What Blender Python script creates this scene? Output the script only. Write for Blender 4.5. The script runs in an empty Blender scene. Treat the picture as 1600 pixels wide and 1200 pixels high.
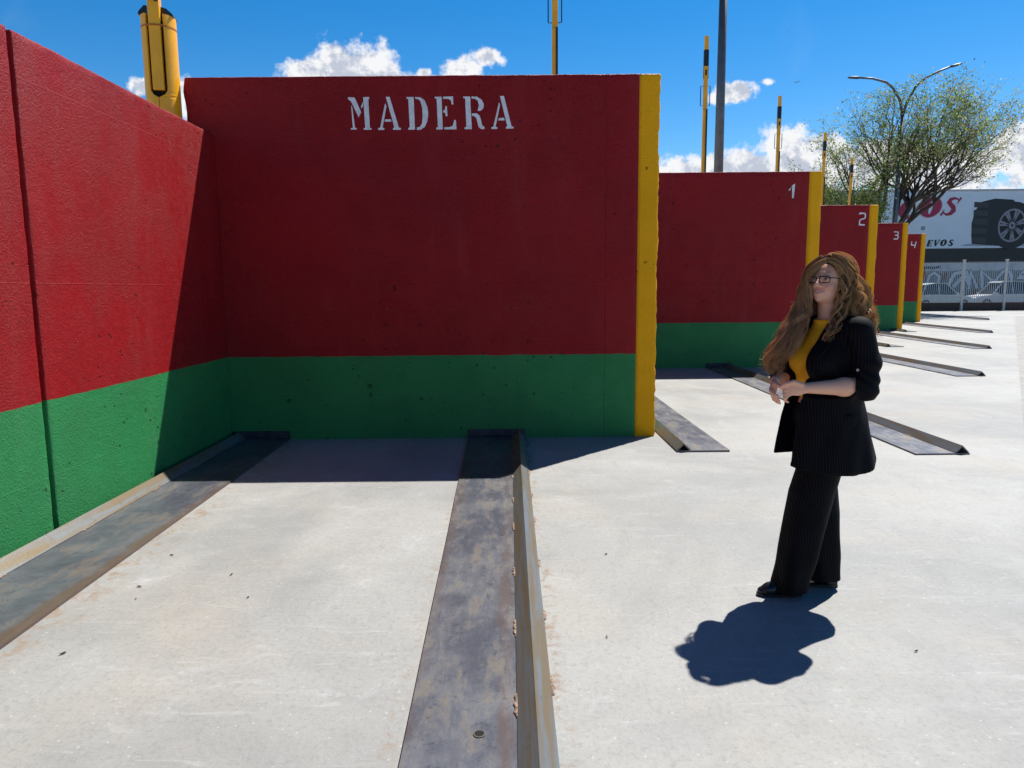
import bpy, bmesh, math, random
import numpy as np
from mathutils import Vector, Matrix, noise as mnoise
random.seed(7); rng = np.random.default_rng(7)
SC = bpy.context.scene; COL = SC.collection
R = math.radians
# ------------------------------------------------------------------ camera
cam_d = bpy.data.cameras.new('camera'); cam = bpy.data.objects.new('camera', cam_d); COL.objects.link(cam)
cam_d.sensor_width = 36; cam_d.lens = 36*1110/1600; cam_d.clip_start = 0.05; cam_d.clip_end = 2000
_R = Vector((0.99996, -0.0029, -0.00865)); _U = Vector((0.00896, 0.13224, 0.99118)); _F = Vector((0.00173, 0.99121, -0.13226))
cam.matrix_world = Matrix(((_R.x, _U.x, -_F.x, 0), (_R.y, _U.y, -_F.y, 0), (_R.z, _U.z, -_F.z, 1.55), (0, 0, 0, 1)))
SC.camera = cam
# ------------------------------------------------------------------ exposure
SC.view_settings.view_transform = 'Standard'; SC.view_settings.look = 'None'
SC.view_settings.exposure = 0.6; SC.view_settings.gamma = 1.0; SC.view_settings.use_curve_mapping = False
# ------------------------------------------------------------------ sun
SUNV = Vector((1.62, 1.71, 3.65)).normalized()
sd = bpy.data.lights.new('sun', 'SUN'); sd.energy = 5.0; sd.angle = R(0.53); sd.color = (1.0, 0.965, 0.90)
sun = bpy.data.objects.new('sun', sd); COL.objects.link(sun); sun.location = SUNV*60
sun.rotation_euler = SUNV.to_track_quat('Z', 'Y').to_euler()
# ------------------------------------------------------------------ sky
W = bpy.data.worlds.new('World'); SC.world = W; W.use_nodes = True
nt = W.node_tree; nt.nodes.clear()
def N(nt, t, **k):
    n = nt.nodes.new(t)
    for a, b in k.items(): setattr(n, a, b)
    return n
def M_(nt, op, a, b=None, c=None, clamp=False):
    n = N(nt, 'ShaderNodeMath', operation=op, use_clamp=clamp)
    for i, v in enumerate((a, b, c)):
        if v is None: continue
        if isinstance(v, (int, float)): n.inputs[i].default_value = v
        else: nt.links.new(v, n.inputs[i])
    return n.outputs[0]
def smooth(nt, v, a, b, lo=0.0, hi=1.0):
    n = N(nt, 'ShaderNodeMapRange', interpolation_type='SMOOTHSTEP')
    nt.links.new(v, n.inputs['Value']); n.inputs['From Min'].default_value = a; n.inputs['From Max'].default_value = b
    n.inputs['To Min'].default_value = lo; n.inputs['To Max'].default_value = hi
    return n.outputs[0]
def mixc(nt, f, a, b, mode='MIX'):
    n = N(nt, 'ShaderNodeMix', data_type='RGBA', blend_type=mode)
    for i, v in ((0, f), (6, a), (7, b)):
        if isinstance(v, (int, float)): n.inputs[i].default_value = v
        elif isinstance(v, (tuple, list)): n.inputs[i].default_value = (*v, 1) if len(v) == 3 else v
        else: nt.links.new(v, n.inputs[i])
    return n.outputs[2]
sky = N(nt, 'ShaderNodeTexSky', sky_type='NISHITA'); sky.sun_disc = False
sky.sun_elevation = math.asin(SUNV.z); sky.sun_rotation = math.atan2(SUNV.x, SUNV.y)
sky.altitude = 600; sky.air_density = 1.0; sky.dust_density = 0.1; sky.ozone_density = 2.2
tc = N(nt, 'ShaderNodeTexCoord'); sx = N(nt, 'ShaderNodeSeparateXYZ'); nt.links.new(tc.outputs['Generated'], sx.inputs[0])
# clouds: cumulus banks at given bearings; u = east/north, w = height/north of the direction
yy = M_(nt, 'MAXIMUM', sx.outputs[1], 0.05)
u = M_(nt, 'DIVIDE', sx.outputs[0], yy); w = M_(nt, 'DIVIDE', sx.outputs[2], yy)
cmb = N(nt, 'ShaderNodeCombineXYZ'); nt.links.new(u, cmb.inputs[0]); nt.links.new(w, cmb.inputs[1])
def cnoise(scale, detail, rough, off=(0, 0, 0), dist=0.0):
    mp = N(nt, 'ShaderNodeMapping'); mp.inputs['Location'].default_value = off; nt.links.new(cmb.outputs[0], mp.inputs[0])
    n = N(nt, 'ShaderNodeTexNoise'); n.inputs['Scale'].default_value = scale; n.inputs['Detail'].default_value = detail
    n.inputs['Roughness'].default_value = rough; n.inputs['Distortion'].default_value = dist
    nt.links.new(mp.outputs[0], n.inputs['Vector']); return n.outputs[0]
CL = [(-.215, .288, .058, .052, 1.0), (-.268, .280, .045, .034, 1.0), (-.168, .280, .040, .036, 1.0), (-.113, .289, .018, .011, .6),
      (-.026, .308, .026, .018, .9), (-.060, .290, .038, .021, .9), (-.100, .272, .10, .018, .8), (-.488, .276, .034, .019, .8), (-.432, .256, .032, .036, .8),
      (.312, .2610, .038, .020, .90), (.290, .2535, .028, .012, .7), (.348, .2735, .020, .009, .52),
      (.400, .168, .080, .052, 1.0), (.325, .158, .080, .035, 1.0), (.250, .150, .072, .030, 1.0),
      (.50, .165, .085, .042, 1.0), (.600, .150, .12, .050, .95), (.70, .175, .060, .052, .95), (.86, .16, .13, .06, 1.0), (-.62, .20, .12, .06, 1.0), (-.9, .24, .12, .05, 1.0)]
mask = None
for (cu, cw, ru, rw, st) in CL:
    a = M_(nt, 'DIVIDE', M_(nt, 'SUBTRACT', u, cu), ru); b = M_(nt, 'DIVIDE', M_(nt, 'SUBTRACT', w, cw), rw)
    q = M_(nt, 'SUBTRACT', st, M_(nt, 'SQRT', M_(nt, 'ADD', M_(nt, 'MULTIPLY', a, a), M_(nt, 'MULTIPLY', b, b))))
    mask = q if mask is None else M_(nt, 'MAXIMUM', mask, q)
n1 = cnoise(26, 8, .62); n1b = cnoise(26, 8, .62, (-.006, -.008, 0))
n2 = cnoise(9, 3, .5, (3, 1, 0))
f0 = M_(nt, 'ADD', mask, M_(nt, 'MULTIPLY', M_(nt, 'SUBTRACT', n1, .5), 1.9))
dens = smooth(nt, f0, -.04, 0.34)
# sunlit rim against the grey core of each cumulus
shade = smooth(nt, M_(nt, 'SUBTRACT', M_(nt, 'ADD', M_(nt, 'MULTIPLY', M_(nt, 'SUBTRACT', n1b, n1), 4.0), M_(nt, 'MULTIPLY', mask, .75)), M_(nt, 'MULTIPLY', n2, .5)), -.15, .55)
ccol = mixc(nt, shade, (9.3, 9.4, 9.6), (5.4, 5.9, 7.0))
thin = smooth(nt, cnoise(4, 6, .6, (7, 3, 0), .5), .60, .95, 0, .12)
hs = N(nt, 'ShaderNodeHueSaturation'); hs.inputs['Saturation'].default_value = 1.46; hs.inputs['Value'].default_value = 1.35
nt.links.new(sky.outputs[0], hs.inputs['Color'])
zen = smooth(nt, sx.outputs[2], .42, .85, 1.0, .42)   # sky overhead, out of view, dimmed to weaken the ambient light in shade
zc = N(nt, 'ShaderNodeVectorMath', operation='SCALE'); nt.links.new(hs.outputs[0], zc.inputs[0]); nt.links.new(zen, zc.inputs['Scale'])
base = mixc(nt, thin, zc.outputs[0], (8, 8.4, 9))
front = smooth(nt, sx.outputs[1], .05, .12); dens = M_(nt, 'MULTIPLY', dens, front)
bg = N(nt, 'ShaderNodeBackground'); bg.inputs['Strength'].default_value = 0.066
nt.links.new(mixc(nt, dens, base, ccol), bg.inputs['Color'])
wo = N(nt, 'ShaderNodeOutputWorld'); nt.links.new(bg.outputs[0], wo.inputs[0])

# ------------------------------------------------------------------ materials
def mat(name, col=(.5, .5, .5), rough=.6, metal=0.0, spec=.5):
    m = bpy.data.materials.new(name); m.use_nodes = True
    b = m.node_tree.nodes['Principled BSDF']; b.inputs['Base Color'].default_value = (*col, 1)
    b.inputs['Roughness'].default_value = rough; b.inputs['Metallic'].default_value = metal; b.inputs['Specular IOR Level'].default_value = spec
    return m, m.node_tree, b
def pos(t, scale=(1, 1, 1), rot=(0, 0, 0), obj=False):
    if obj: v = N(t, 'ShaderNodeTexCoord').outputs['Object']
    else: v = N(t, 'ShaderNodeNewGeometry').outputs['Position']
    m = N(t, 'ShaderNodeMapping'); m.inputs['Scale'].default_value = scale; m.inputs['Rotation'].default_value = rot
    t.links.new(v, m.inputs[0]); return m.outputs[0]
def nz(t, vec, scale, detail=4, rough=.55, dist=0.0, out=0):
    n = N(t, 'ShaderNodeTexNoise'); n.inputs['Scale'].default_value = scale; n.inputs['Detail'].default_value = detail
    n.inputs['Roughness'].default_value = rough; n.inputs['Distortion'].default_value = dist; t.links.new(vec, n.inputs['Vector']); return n.outputs[out]
def bump(t, b, h, dist=.01, strength=1.0, prev=None):
    n = N(t, 'ShaderNodeBump'); n.inputs['Distance'].default_value = dist; n.inputs['Strength'].default_value = strength
    t.links.new(h, n.inputs['Height'])
    if prev is not None: t.links.new(prev, n.inputs['Normal'])
    t.links.new(n.outputs[0], b.inputs['Normal']); return n.outputs[0]
def simple(name, col, rough=.5, metal=0, var=.15, sc=8, bmp=0.0, spec=.5):
    m, t, b = mat(name, col, rough, metal, spec)
    p = pos(t, obj=True); n = nz(t, p, sc, 6, .6)
    c = mixc(t, smooth(t, n, .3, .7), tuple(x*(1-var) for x in col), tuple(min(1, x*(1+var)) for x in col))
    t.links.new(c, b.inputs['Base Color'])
    if bmp: bump(t, b, nz(t, p, sc*6, 4), bmp)
    return m
def concrete_paint(name, red=(.300, .008, .011), green=(.030, .225, .072), single=None, rgh=.42, pit=1.0):
    m, t, b = mat(name, red, rgh, spec=.2)
    p = pos(t); g = N(t, 'ShaderNodeSeparateXYZ'); t.links.new(p, g.inputs[0])
    nlow = nz(t, p, 1.3, 5, .6); nmid = nz(t, p, 14, 5, .6)
    if single: base = single
    else:
        zz = M_(t, 'ADD', g.outputs[2], M_(t, 'MULTIPLY', M_(t, 'SUBTRACT', nz(t, p, 5, 4), .5), .022))
        base = mixc(t, M_(t, 'GREATER_THAN', zz, .875), green, red)
    # faded, dusty paint patches and run marks
    dusty = smooth(t, nz(t, pos(t, (2.2, 2.2, .35)), 1.6, 6, .62, .4), .50, .80, 0, .045 if not single else 0)
    c = mixc(t, dusty, base, (.42, .30, .28))
    c = mixc(t, smooth(t, nlow, .3, .75, 0, .30 if not single else .08), c, mixc(t, .5, c, (0.02, 0.012, 0.012)))
    scf = M_(t, 'MULTIPLY', smooth(t, nz(t, pos(t, (1, 1, 9), (.35, .2, 0)), 3.0, 7, .75, .8), .62, .70, 0, .14), smooth(t, nz(t, p, .9, 3), .5, .62))
    c = mixc(t, scf, c, (.40, .36, .34))
    # pits: two sizes of blow holes
    def pits(scale, size, seed):
        v = N(t, 'ShaderNodeTexVoronoi', feature='F1'); v.inputs['Scale'].default_value = scale
        mp = N(t, 'ShaderNodeMapping'); mp.inputs['Location'].default_value = (seed, seed*1.7, seed*.3); t.links.new(p, mp.inputs[0])
        wv = N(t, 'ShaderNodeVectorMath', operation='ADD'); t.links.new(mp.outputs[0], wv.inputs[0])
        nn = N(t, 'ShaderNodeTexNoise'); nn.inputs['Scale'].default_value = scale*2.5; t.links.new(mp.outputs[0], nn.inputs['Vector'])
        sv = N(t, 'ShaderNodeVectorMath', operation='SCALE'); sv.inputs['Scale'].default_value = .35/scale; t.links.new(nn.outputs['Color'], sv.inputs[0]); t.links.new(sv.outputs[0], wv.inputs[1])
        t.links.new(wv.outputs[0], v.inputs['Vector'])
        sp = N(t, 'ShaderNodeSeparateColor'); t.links.new(v.outputs['Color'], sp.inputs[0])
        rad = M_(t, 'MULTIPLY', M_(t, 'MULTIPLY', M_(t, 'POWER', sp.outputs[0], 6.0), size*1.3), smooth(t, nz(t, p, .9, 4, .6), .42, .60, .15, 1.0))
        d = M_(t, 'SUBTRACT', v.outputs['Distance'], rad)
        return smooth(t, d, -.05, .02, 1, 0)
    pa = pits(7, .17*pit, 1.3); pb = pits(17, .27*pit, 5.1)
    pt = M_(t, 'MAXIMUM', pa, pb)
    c = mixc(t, M_(t, 'MULTIPLY', pt, .45), c, (.015, .012, .012))
    t.links.new(c, b.inputs['Base Color'])
    rg = smooth(t, nmid, .3, .7, rgh-.07, rgh+.12); t.links.new(rg, b.inputs['Roughness'])
    # orange-peel skin of roller paint over board-marked concrete
    patch = smooth(t, nz(t, p, 2.1, 4, .6), .40, .62, .60, 1.0)
    fine = M_(t, 'MULTIPLY', M_(t, 'ADD', smooth(t, nz(t, p, 75, 5, .7), .34, .76), M_(t, 'MULTIPLY', nz(t, p, 170, 3, .6), .5)), patch)
    h = M_(t, 'ADD', M_(t, 'MULTIPLY', fine, .0042), M_(t, 'MULTIPLY', nmid, .0060))
    lines = smooth(t, M_(t, 'ABSOLUTE', M_(t, 'SUBTRACT', M_(t, 'FRACT', M_(t, 'ADD', M_(t, 'DIVIDE', g.outputs[2], 1.22), .18)), .5)), 0, .004, 1, 0)
    h = M_(t, 'ADD', h, M_(t, 'MULTIPLY', lines, .0016))
    seam = smooth(t, M_(t, 'ABSOLUTE', M_(t, 'SUBTRACT', M_(t, 'ADD', g.outputs[0], M_(t, 'MULTIPLY', nz(t, p, 3, 3), .02)), .98)), .002, .009, 1, 0)
    h = M_(t, 'SUBTRACT', h, M_(t, 'MULTIPLY', seam, .005))
    h = M_(t, 'SUBTRACT', h, M_(t, 'MULTIPLY', pt, .016))
    bump(t, b, h, 1.0, 1.0)
    return m
M_wall = concrete_paint('painted_concrete')
M_yellow = concrete_paint('yellow_painted_concrete', single=(.98, .44, .001), rgh=.5, pit=.8)
M_white = simple('white_stencil_paint', (.76, .77, .79), .6, var=.12, sc=14)
M_stripe = simple('grey_old_concrete', (.32, .315, .30), .9, var=.14, sc=3, bmp=.004)

def ground_mat():
    m, t, b = mat('yard_concrete', (0.294, 0.291, 0.287), .62)
    p = pos(t); 
    big = nz(t, p, .45, 6, .6, .6); mid = nz(t, p, 2.3, 8, .66, .8); fine = nz(t, p, 38, 8, .75)
    warm = nz(t, pos(t, (1, 1, 1), (0, 0, .5)), .8, 5, .6, .3)
    c = mixc(t, smooth(t, big, .34, .64), (0.252, 0.254, 0.247), (0.342, 0.339, 0.321))
    c = mixc(t, smooth(t, warm, .48, .68, 0, .42), c, (0.364, 0.327, 0.274))
    c = mixc(t, smooth(t, mid, .56, .72, 0, .6), c, (0.412, 0.416, 0.424))
    # trowel sweeps
    sw = nz(t, pos(t, (1.0, 7.0, 1), (0, 0, .9)), 1.9, 6, .68, 1.6)
    c = mixc(t, smooth(t, sw, .56, .70, 0, .35), c, (0.446, 0.446, 0.456))
    sw2 = nz(t, pos(t, (6, .9, 1), (0, 0, -.4)), 1.6, 6, .7, 1.2)
    c = mixc(t, smooth(t, sw2, .57, .74, 0, .40), c, (0.212, 0.211, 0.212))
    c = mixc(t, smooth(t, nz(t, p, 7, 8, .75, .6), .50, .70, 0, .30), c, (0.206, 0.208, 0.203))
    c = mixc(t, smooth(t, fine, .48, .68, 0, .50), c, (0.188, 0.187, 0.181))
    c = mixc(t, smooth(t, nz(t, p, 110, 3, .6), .55, .75, 0, .35), c, (0.400, 0.404, 0.412))
    # pale aggregate specks and dark grit
    v = N(t, 'ShaderNodeTexVoronoi'); v.inputs['Scale'].default_value = 34; t.links.new(p, v.inputs['Vector'])
    sp = N(t, 'ShaderNodeSeparateColor'); t.links.new(v.outputs['Color'], sp.inputs[0])
    speck = M_(t, 'MULTIPLY', smooth(t, v.outputs['Distance'], .12, .22, 1, 0), M_(t, 'GREATER_THAN', sp.outputs[0], .80))
    c = mixc(t, M_(t, 'MULTIPLY', speck, .5), c, (0.470, 0.469, 0.474))
    grit = M_(t, 'MULTIPLY', smooth(t, v.outputs['Distance'], .05, .10, 1, 0), M_(t, 'GREATER_THAN', sp.outputs[1], .985))
    c = mixc(t, M_(t, 'MULTIPLY', grit, .8), c, (0.030, 0.024, 0.019))
    # rust stains bleeding from the steel tracks next to the first bay
    g = N(t, 'ShaderNodeSeparateXYZ'); t.links.new(p, g.inputs[0])
    def near(x0, wd, amt):
        d = M_(t, 'ABSOLUTE', M_(t, 'SUBTRACT', g.outputs[0], x0))
        return M_(t, 'MULTIPLY', smooth(t, d, 0, wd, amt, 0), smooth(t, nz(t, p, 9, 7, .75, 1.0), .47, .66))
    lim = M_(t, 'LESS_THAN', g.outputs[1], 7.2)
    c = mixc(t, M_(t, 'MULTIPLY', near(-2.22, .22, .75), lim), c, (0.249, 0.149, 0.077))
    c = mixc(t, M_(t, 'MULTIPLY', near(.17, .07, .9), lim), c, (0.226, 0.143, 0.083))
    c = mixc(t, M_(t, 'MULTIPLY', near(-.43, .05, .7), lim), c, (0.238, 0.172, 0.119))
    t.links.new(c, b.inputs['Base Color'])
    t.links.new(smooth(t, mid, .3, .7, .50, .78), b.inputs['Roughness'])
    h = M_(t, 'ADD', M_(t, 'MULTIPLY', fine, .0045), M_(t, 'ADD', M_(t, 'MULTIPLY', sw, .002), M_(t, 'MULTIPLY', mid, .0022)))
    bump(t, b, h, 1.0, .8)
    return m
M_ground = ground_mat()
def steel_plate():
    m, t, b = mat('mill_steel_plate', (0.0900, 0.0975, 0.1200), .42, .35)
    p = pos(t)
    n = nz(t, p, 1.9, 8, .70, .15); n2 = nz(t, pos(t, (1.8, .55, 1)), 4.5, 10, .76, .15); n3 = nz(t, p, 45, 8, .8)
    c = mixc(t, smooth(t, n, .38, .62), (0.086, 0.092, 0.115), (0.140, 0.145, 0.163))
    c = mixc(t, smooth(t, n2, .49, .63, 0, .60), c, (0.160, 0.130, 0.090))
    c = mixc(t, smooth(t, nz(t, p, 22, 10, .85, .2), .54, .63, 0, .75), c, (0.0375, 0.0413, 0.0638))
    c = mixc(t, smooth(t, nz(t, pos(t, (1, 1, 1), (0, 0, .6)), 16, 9, .82, .2), .60, .70, 0, .6), c, (0.2475, 0.2475, 0.2400))
    c = mixc(t, smooth(t, nz(t, pos(t, (1, 14, 1), (0, 0, .5)), 5, 6, .7, .5), .66, .72, 0, .6), c, (0.0225, 0.0240, 0.0375))
    c = mixc(t, smooth(t, n3, .58, .74, 0, .5), c, (0.1800, 0.1125, 0.0675))
    g = N(t, 'ShaderNodeSeparateXYZ'); t.links.new(p, g.inputs[0])
    for x_, w__ in ((-2.27, .10), (-.40, .06), (-.03, .03)):
        e_ = smooth(t, M_(t, 'ADD', M_(t, 'ABSOLUTE', M_(t, 'SUBTRACT', g.outputs[0], x_)), M_(t, 'MULTIPLY', M_(t, 'SUBTRACT', n2, .5), .3)), 0, w__, .7 if w__ > .08 else .35, 0)
        c = mixc(t, e_, c, (0.1500, 0.0863, 0.0488))
    t.links.new(c, b.inputs['Base Color']); t.links.new(smooth(t, n2, .4, .7, .38, .68), b.inputs['Roughness'])
    bump(t, b, M_(t, 'ADD', M_(t, 'MULTIPLY', n3, .0006), M_(t, 'MULTIPLY', n2, .0012)), 1.0, 1.0)
    return m
M_plate = steel_plate()
M_dsteel = simple('dark_mill_steel', (.035, .036, .048), .55, .3, var=.4, sc=9)
def angle_mat():
    m, t, b = mat('brown_mill_scale_angle', (0.1440, 0.1224, 0.0864), .45, .3)
    p = pos(t); n = nz(t, pos(t, (9, .6, 9)), 2.0, 6, .65, .5)
    c = mixc(t, smooth(t, n, .36, .62), (0.1440, 0.1692, 0.1944), (0.1584, 0.1188, 0.0684))
    c = mixc(t, smooth(t, nz(t, p, 11, 7, .75, .6), .55, .72, 0, .7), c, (0.1080, 0.0720, 0.0432))
    t.links.new(c, b.inputs['Base Color']); bump(t, b, nz(t, p, 50, 5, .7), .0008)
    return m
M_angle = angle_mat()
M_weld = simple('rusty_weld', (.25, .17, .12), .85, .1, var=.6, sc=60, bmp=.002)
M_black = simple('black_plastic', (.012, .012, .014), .4, var=.2)
M_hole = simple('dark_hole', (.004, .004, .004), .9)
M_postY = simple('yellow_powder_coat', (.95, .43, .008), .34, .0, var=.10, sc=5)
M_ring = simple('orange_seam', (.45, .14, .01), .5)
M_galv = simple('galvanised_grey', (.13, .135, .15), .5, .6, var=.15, sc=6)
M_bark = simple('bark', (.060, .046, .034), .9, var=.4, sc=6, bmp=.02)
M_asph = simple('asphalt', (.055, .055, .057), .9, var=.25, sc=1.5, bmp=.003)

# ------------------------------------------------------------------ helpers
def meta(o, label=None, cat=None, group=None, kind=None):
    if label: o['label'] = label
    if cat: o['category'] = cat
    if group: o['group'] = group
    if kind: o['kind'] = kind
    return o
def empty(name, loc=(0, 0, 0), rz=0.0, **k):
    o = bpy.data.objects.new(name, None); COL.objects.link(o); o.location = loc; o.rotation_euler = (0, 0, rz); o.empty_display_size = .2
    return meta(o, **k)
def obj(name, verts, faces, m, parent=None, sm=False, **k):
    me = bpy.data.meshes.new(name); me.from_pydata([tuple(map(float, v)) for v in verts], [], [tuple(map(int, f)) for f in faces]); me.validate(); me.update()
    if m is not None: me.materials.append(m)
    if sm: me.polygons.foreach_set('use_smooth', [True]*len(me.polygons))
    o = bpy.data.objects.new(name, me); COL.objects.link(o)
    if parent is not None: o.parent = parent
    return meta(o, **k)
def bobj(name, bm, m, parent=None, sm=False, **k):
    me = bpy.data.meshes.new(name); bm.to_mesh(me); bm.free()
    if m is not None: me.materials.append(m)
    if sm: me.polygons.foreach_set('use_smooth', [True]*len(me.polygons))
    o = bpy.data.objects.new(name, me); COL.objects.link(o)
    if parent is not None: o.parent = parent
    return meta(o, **k)
def bx(bm, x0, x1, y0, y1, z0, z1, bev=0.0, mtx=None):
    r = bmesh.ops.create_cube(bm, size=1.0); vs = r['verts']
    for v in vs: v.co = Vector(((x0+x1)/2+v.co.x*(x1-x0), (y0+y1)/2+v.co.y*(y1-y0), (z0+z1)/2+v.co.z*(z1-z0)))
    if bev:
        es = list({e for v in vs for e in v.link_edges}); rr = bmesh.ops.bevel(bm, geom=es, offset=bev, segments=2, affect='EDGES', profile=.5); vs = rr['verts'] if not mtx else [v for v in bm.verts if v in set(rr['verts']) or v in vs and v.is_valid]
    if mtx: bmesh.ops.transform(bm, matrix=mtx, verts=[v for v in vs if v.is_valid])
def tube(bm, pts, rads, seg=10, cap=True):
    pts = [Vector(p) for p in pts]; rings = []
    if isinstance(rads, (int, float)): rads = [rads]*len(pts)
    prev = None
    for i, p in enumerate(pts):
        d = (pts[min(i+1, len(pts)-1)]-pts[max(i-1, 0)]).normalized()
        if prev is None: s = d.cross(Vector((0, 0, 1)) if abs(d.z) < .9 else Vector((1, 0, 0))).normalized()
        else: s = (prev-d*prev.dot(d)).normalized()
        prev = s; t = d.cross(s)
        rings.append([bm.verts.new(p+(s*math.cos(a)+t*math.sin(a))*rads[i]) for a in [2*math.pi*j/seg for j in range(seg)]])
    for a, b in zip(rings, rings[1:]):
        for j in range(seg): bm.faces.new((a[j], a[(j+1) % seg], b[(j+1) % seg], b[j]))
    if cap: bm.faces.new(rings[0][::-1]); bm.faces.new(rings[-1])
    return rings
def prism(bm, poly, fn, d0, d1):
    """poly in 2-D, fn(p,d)->3-D, between depths d0 and d1"""
    a = [bm.verts.new(fn(p, d0)) for p in poly]; b = [bm.verts.new(fn(p, d1)) for p in poly]
    n = len(poly)
    f1 = bm.faces.new(a); f2 = bm.faces.new(b[::-1])
    for i in range(n): bm.faces.new((a[i], b[i], b[(i+1) % n], a[(i+1) % n]))
    return f1, f2
def finish(bm):
    bmesh.ops.recalc_face_normals(bm, faces=bm.faces); bmesh.ops.triangulate(bm, faces=[f for f in bm.faces if len(f.verts) > 4]); return bm
def stroke_poly(pts, wd):
    """outline polygons (quads per segment, overlapping) of a thick line"""
    L, Rr = [], []
    P = [Vector(p) for p in pts]
    for i, p in enumerate(P):
        d = (P[min(i+1, len(P)-1)]-P[max(i-1, 0)]).normalized(); n = Vector((-d.y, d.x))
        k = 1.0
        if 0 < i < len(P)-1:
            d0 = (P[i]-P[i-1]).normalized(); k = 1/max(.5, abs(n.dot(Vector((-d0.y, d0.x)))))
        wi = wd[i] if isinstance(wd, (list, tuple)) else wd
        L.append(p+n*wi/2*k); Rr.append(p-n*wi/2*k)
    return L+Rr[::-1]
def copy_tree(o, parent=None):
    c = o.copy(); COL.objects.link(c); c.parent = parent
    for ch in o.children: copy_tree(ch, c)
    return c

# rounded, weathered block of concrete (real relief on the arrises)
def block(name, x0, x1, y0, y1, z0, z1, m, parent, step=.05, r=.018, amp=.006, rag=(0, 0), flatx0=False, flatx1=False, seed=0):
    def lines(a, b, fa=False, fb=False):
        n = max(1, int(round((b-a)/step))); L = list(np.linspace(a, b, n+1))
        ex = []
        if not fa: ex += [a+r*.35, a+r]
        if not fb: ex += [b-r*.35, b-r]
        L = sorted([v for v in L if all(abs(v-e) > r*.3 for e in ex) or v in (a, b)]+ex); return L
    X = lines(x0, x1, flatx0, flatx1); Y = lines(y0, y1); Z = lines(z0, z1, True, False)
    vid = {}; V = []; F = []
    def vert(i, j, k):
        key = (i, j, k)
        if key in vid: return vid[key]
        p = Vector((X[i], Y[j], Z[k])); q = Vector((min(max(p.x, x0+(0 if flatx0 else r)), x1-(0 if flatx1 else r)), min(max(p.y, y0+r), y1-r), min(p.z, z1-r)))
        d = p-q; edge = sum(abs(c) > 1e-6 for c in d) >= 2
        if d.length > 1e-9 and edge: 
            # cube to rounded mapping
            mx = max(abs(d.x), abs(d.y), abs(d.z)); p = q+d.normalized()*mx
        nn = mnoise.noise_vector(Vector((p.x*7+seed, p.y*7, p.z*7)))*.5+mnoise.noise_vector(Vector((p.x*28+seed, p.y*28, p.z*28)))*.5
        nearx = (not flatx1) and p.x > x1-.05; nx0 = (not flatx0) and p.x < x0+.05; nz_ = p.z > z1-.04
        k_ = amp*(1.0 if edge else .12)
        if edge and p.z > 0.02:
            p = p+nn*k_
        if rag[1] and nearx and p.z > 0: p.x += (mnoise.noise(Vector((seed+3, p.y*5, p.z*3.2)))*.6+mnoise.noise(Vector((seed, p.y*19, p.z*17)))*.6)*rag[1]
        if rag[0] and nx0 and p.z > 0: p.x += mnoise.noise(Vector((seed+9, p.y*6, p.z*5)))*rag[0]
        vid[key] = len(V); V.append(p); return vid[key]
    nx, ny, nz_c = len(X), len(Y), len(Z)
    for i in range(nx-1):
        for k in range(nz_c-1):
            F.append((vert(i, 0, k), vert(i+1, 0, k), vert(i+1, 0, k+1), vert(i, 0, k+1)))
            F.append((vert(i, ny-1, k), vert(i, ny-1, k+1), vert(i+1, ny-1, k+1), vert(i+1, ny-1, k)))
        for j in range(ny-1):
            F.append((vert(i, j, nz_c-1), vert(i+1, j, nz_c-1), vert(i+1, j+1, nz_c-1), vert(i, j+1, nz_c-1)))
    for j in range(ny-1):
        for k in range(nz_c-1):
            F.append((vert(0, j, k), vert(0, j, k+1), vert(0, j+1, k+1), vert(0, j+1, k)))
            F.append((vert(nx-1, j, k), vert(nx-1, j+1, k), vert(nx-1, j+1, k+1), vert(nx-1, j, k+1)))
    return obj(name, V, F, m, parent, sm=True)

# ------------------------------------------------------------------ setting: ground
def sheet(name, x0, x1, y0, y1, z, m, **k):
    return obj(name, [(x0, y0, z), (x1, y0, z), (x1, y1, z), (x0, y1, z)], [(0, 1, 2, 3)], m, **k)
sheet('ground', -900, 900, -500, 1500, -.03, M_asph, kind='structure')
sheet('concrete_yard', -30, 60, -12, 43.2, 0.0, M_ground, kind='structure')
# drainage channel running along the row of bays
dv = Vector((3.975, 5.67, 0)).normalized(); dn = Vector((dv.y, -dv.x, 0)); P0 = Vector((8.05, 11.1, 0))
def strip(name, o, wd, t0, t1, z, m, **k):
    a = P0+dn*o+dv*t0; b = P0+dn*(o+wd)+dv*t0; c = P0+dn*(o+wd)+dv*t1; d = P0+dn*o+dv*t1
    return obj(name, [(p.x, p.y, z) for p in (a, b, c, d)], [(0, 1, 2, 3)], m, **k)
strip('path', 0.0, .55, -22, 30, .004, M_stripe, kind='structure')
strip('road', .95, 5.0, -22, 34, .004, simple('worn_concrete_road', (.31, .305, .285), .9, var=.16, sc=1.2, bmp=.004), kind='structure')

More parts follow.
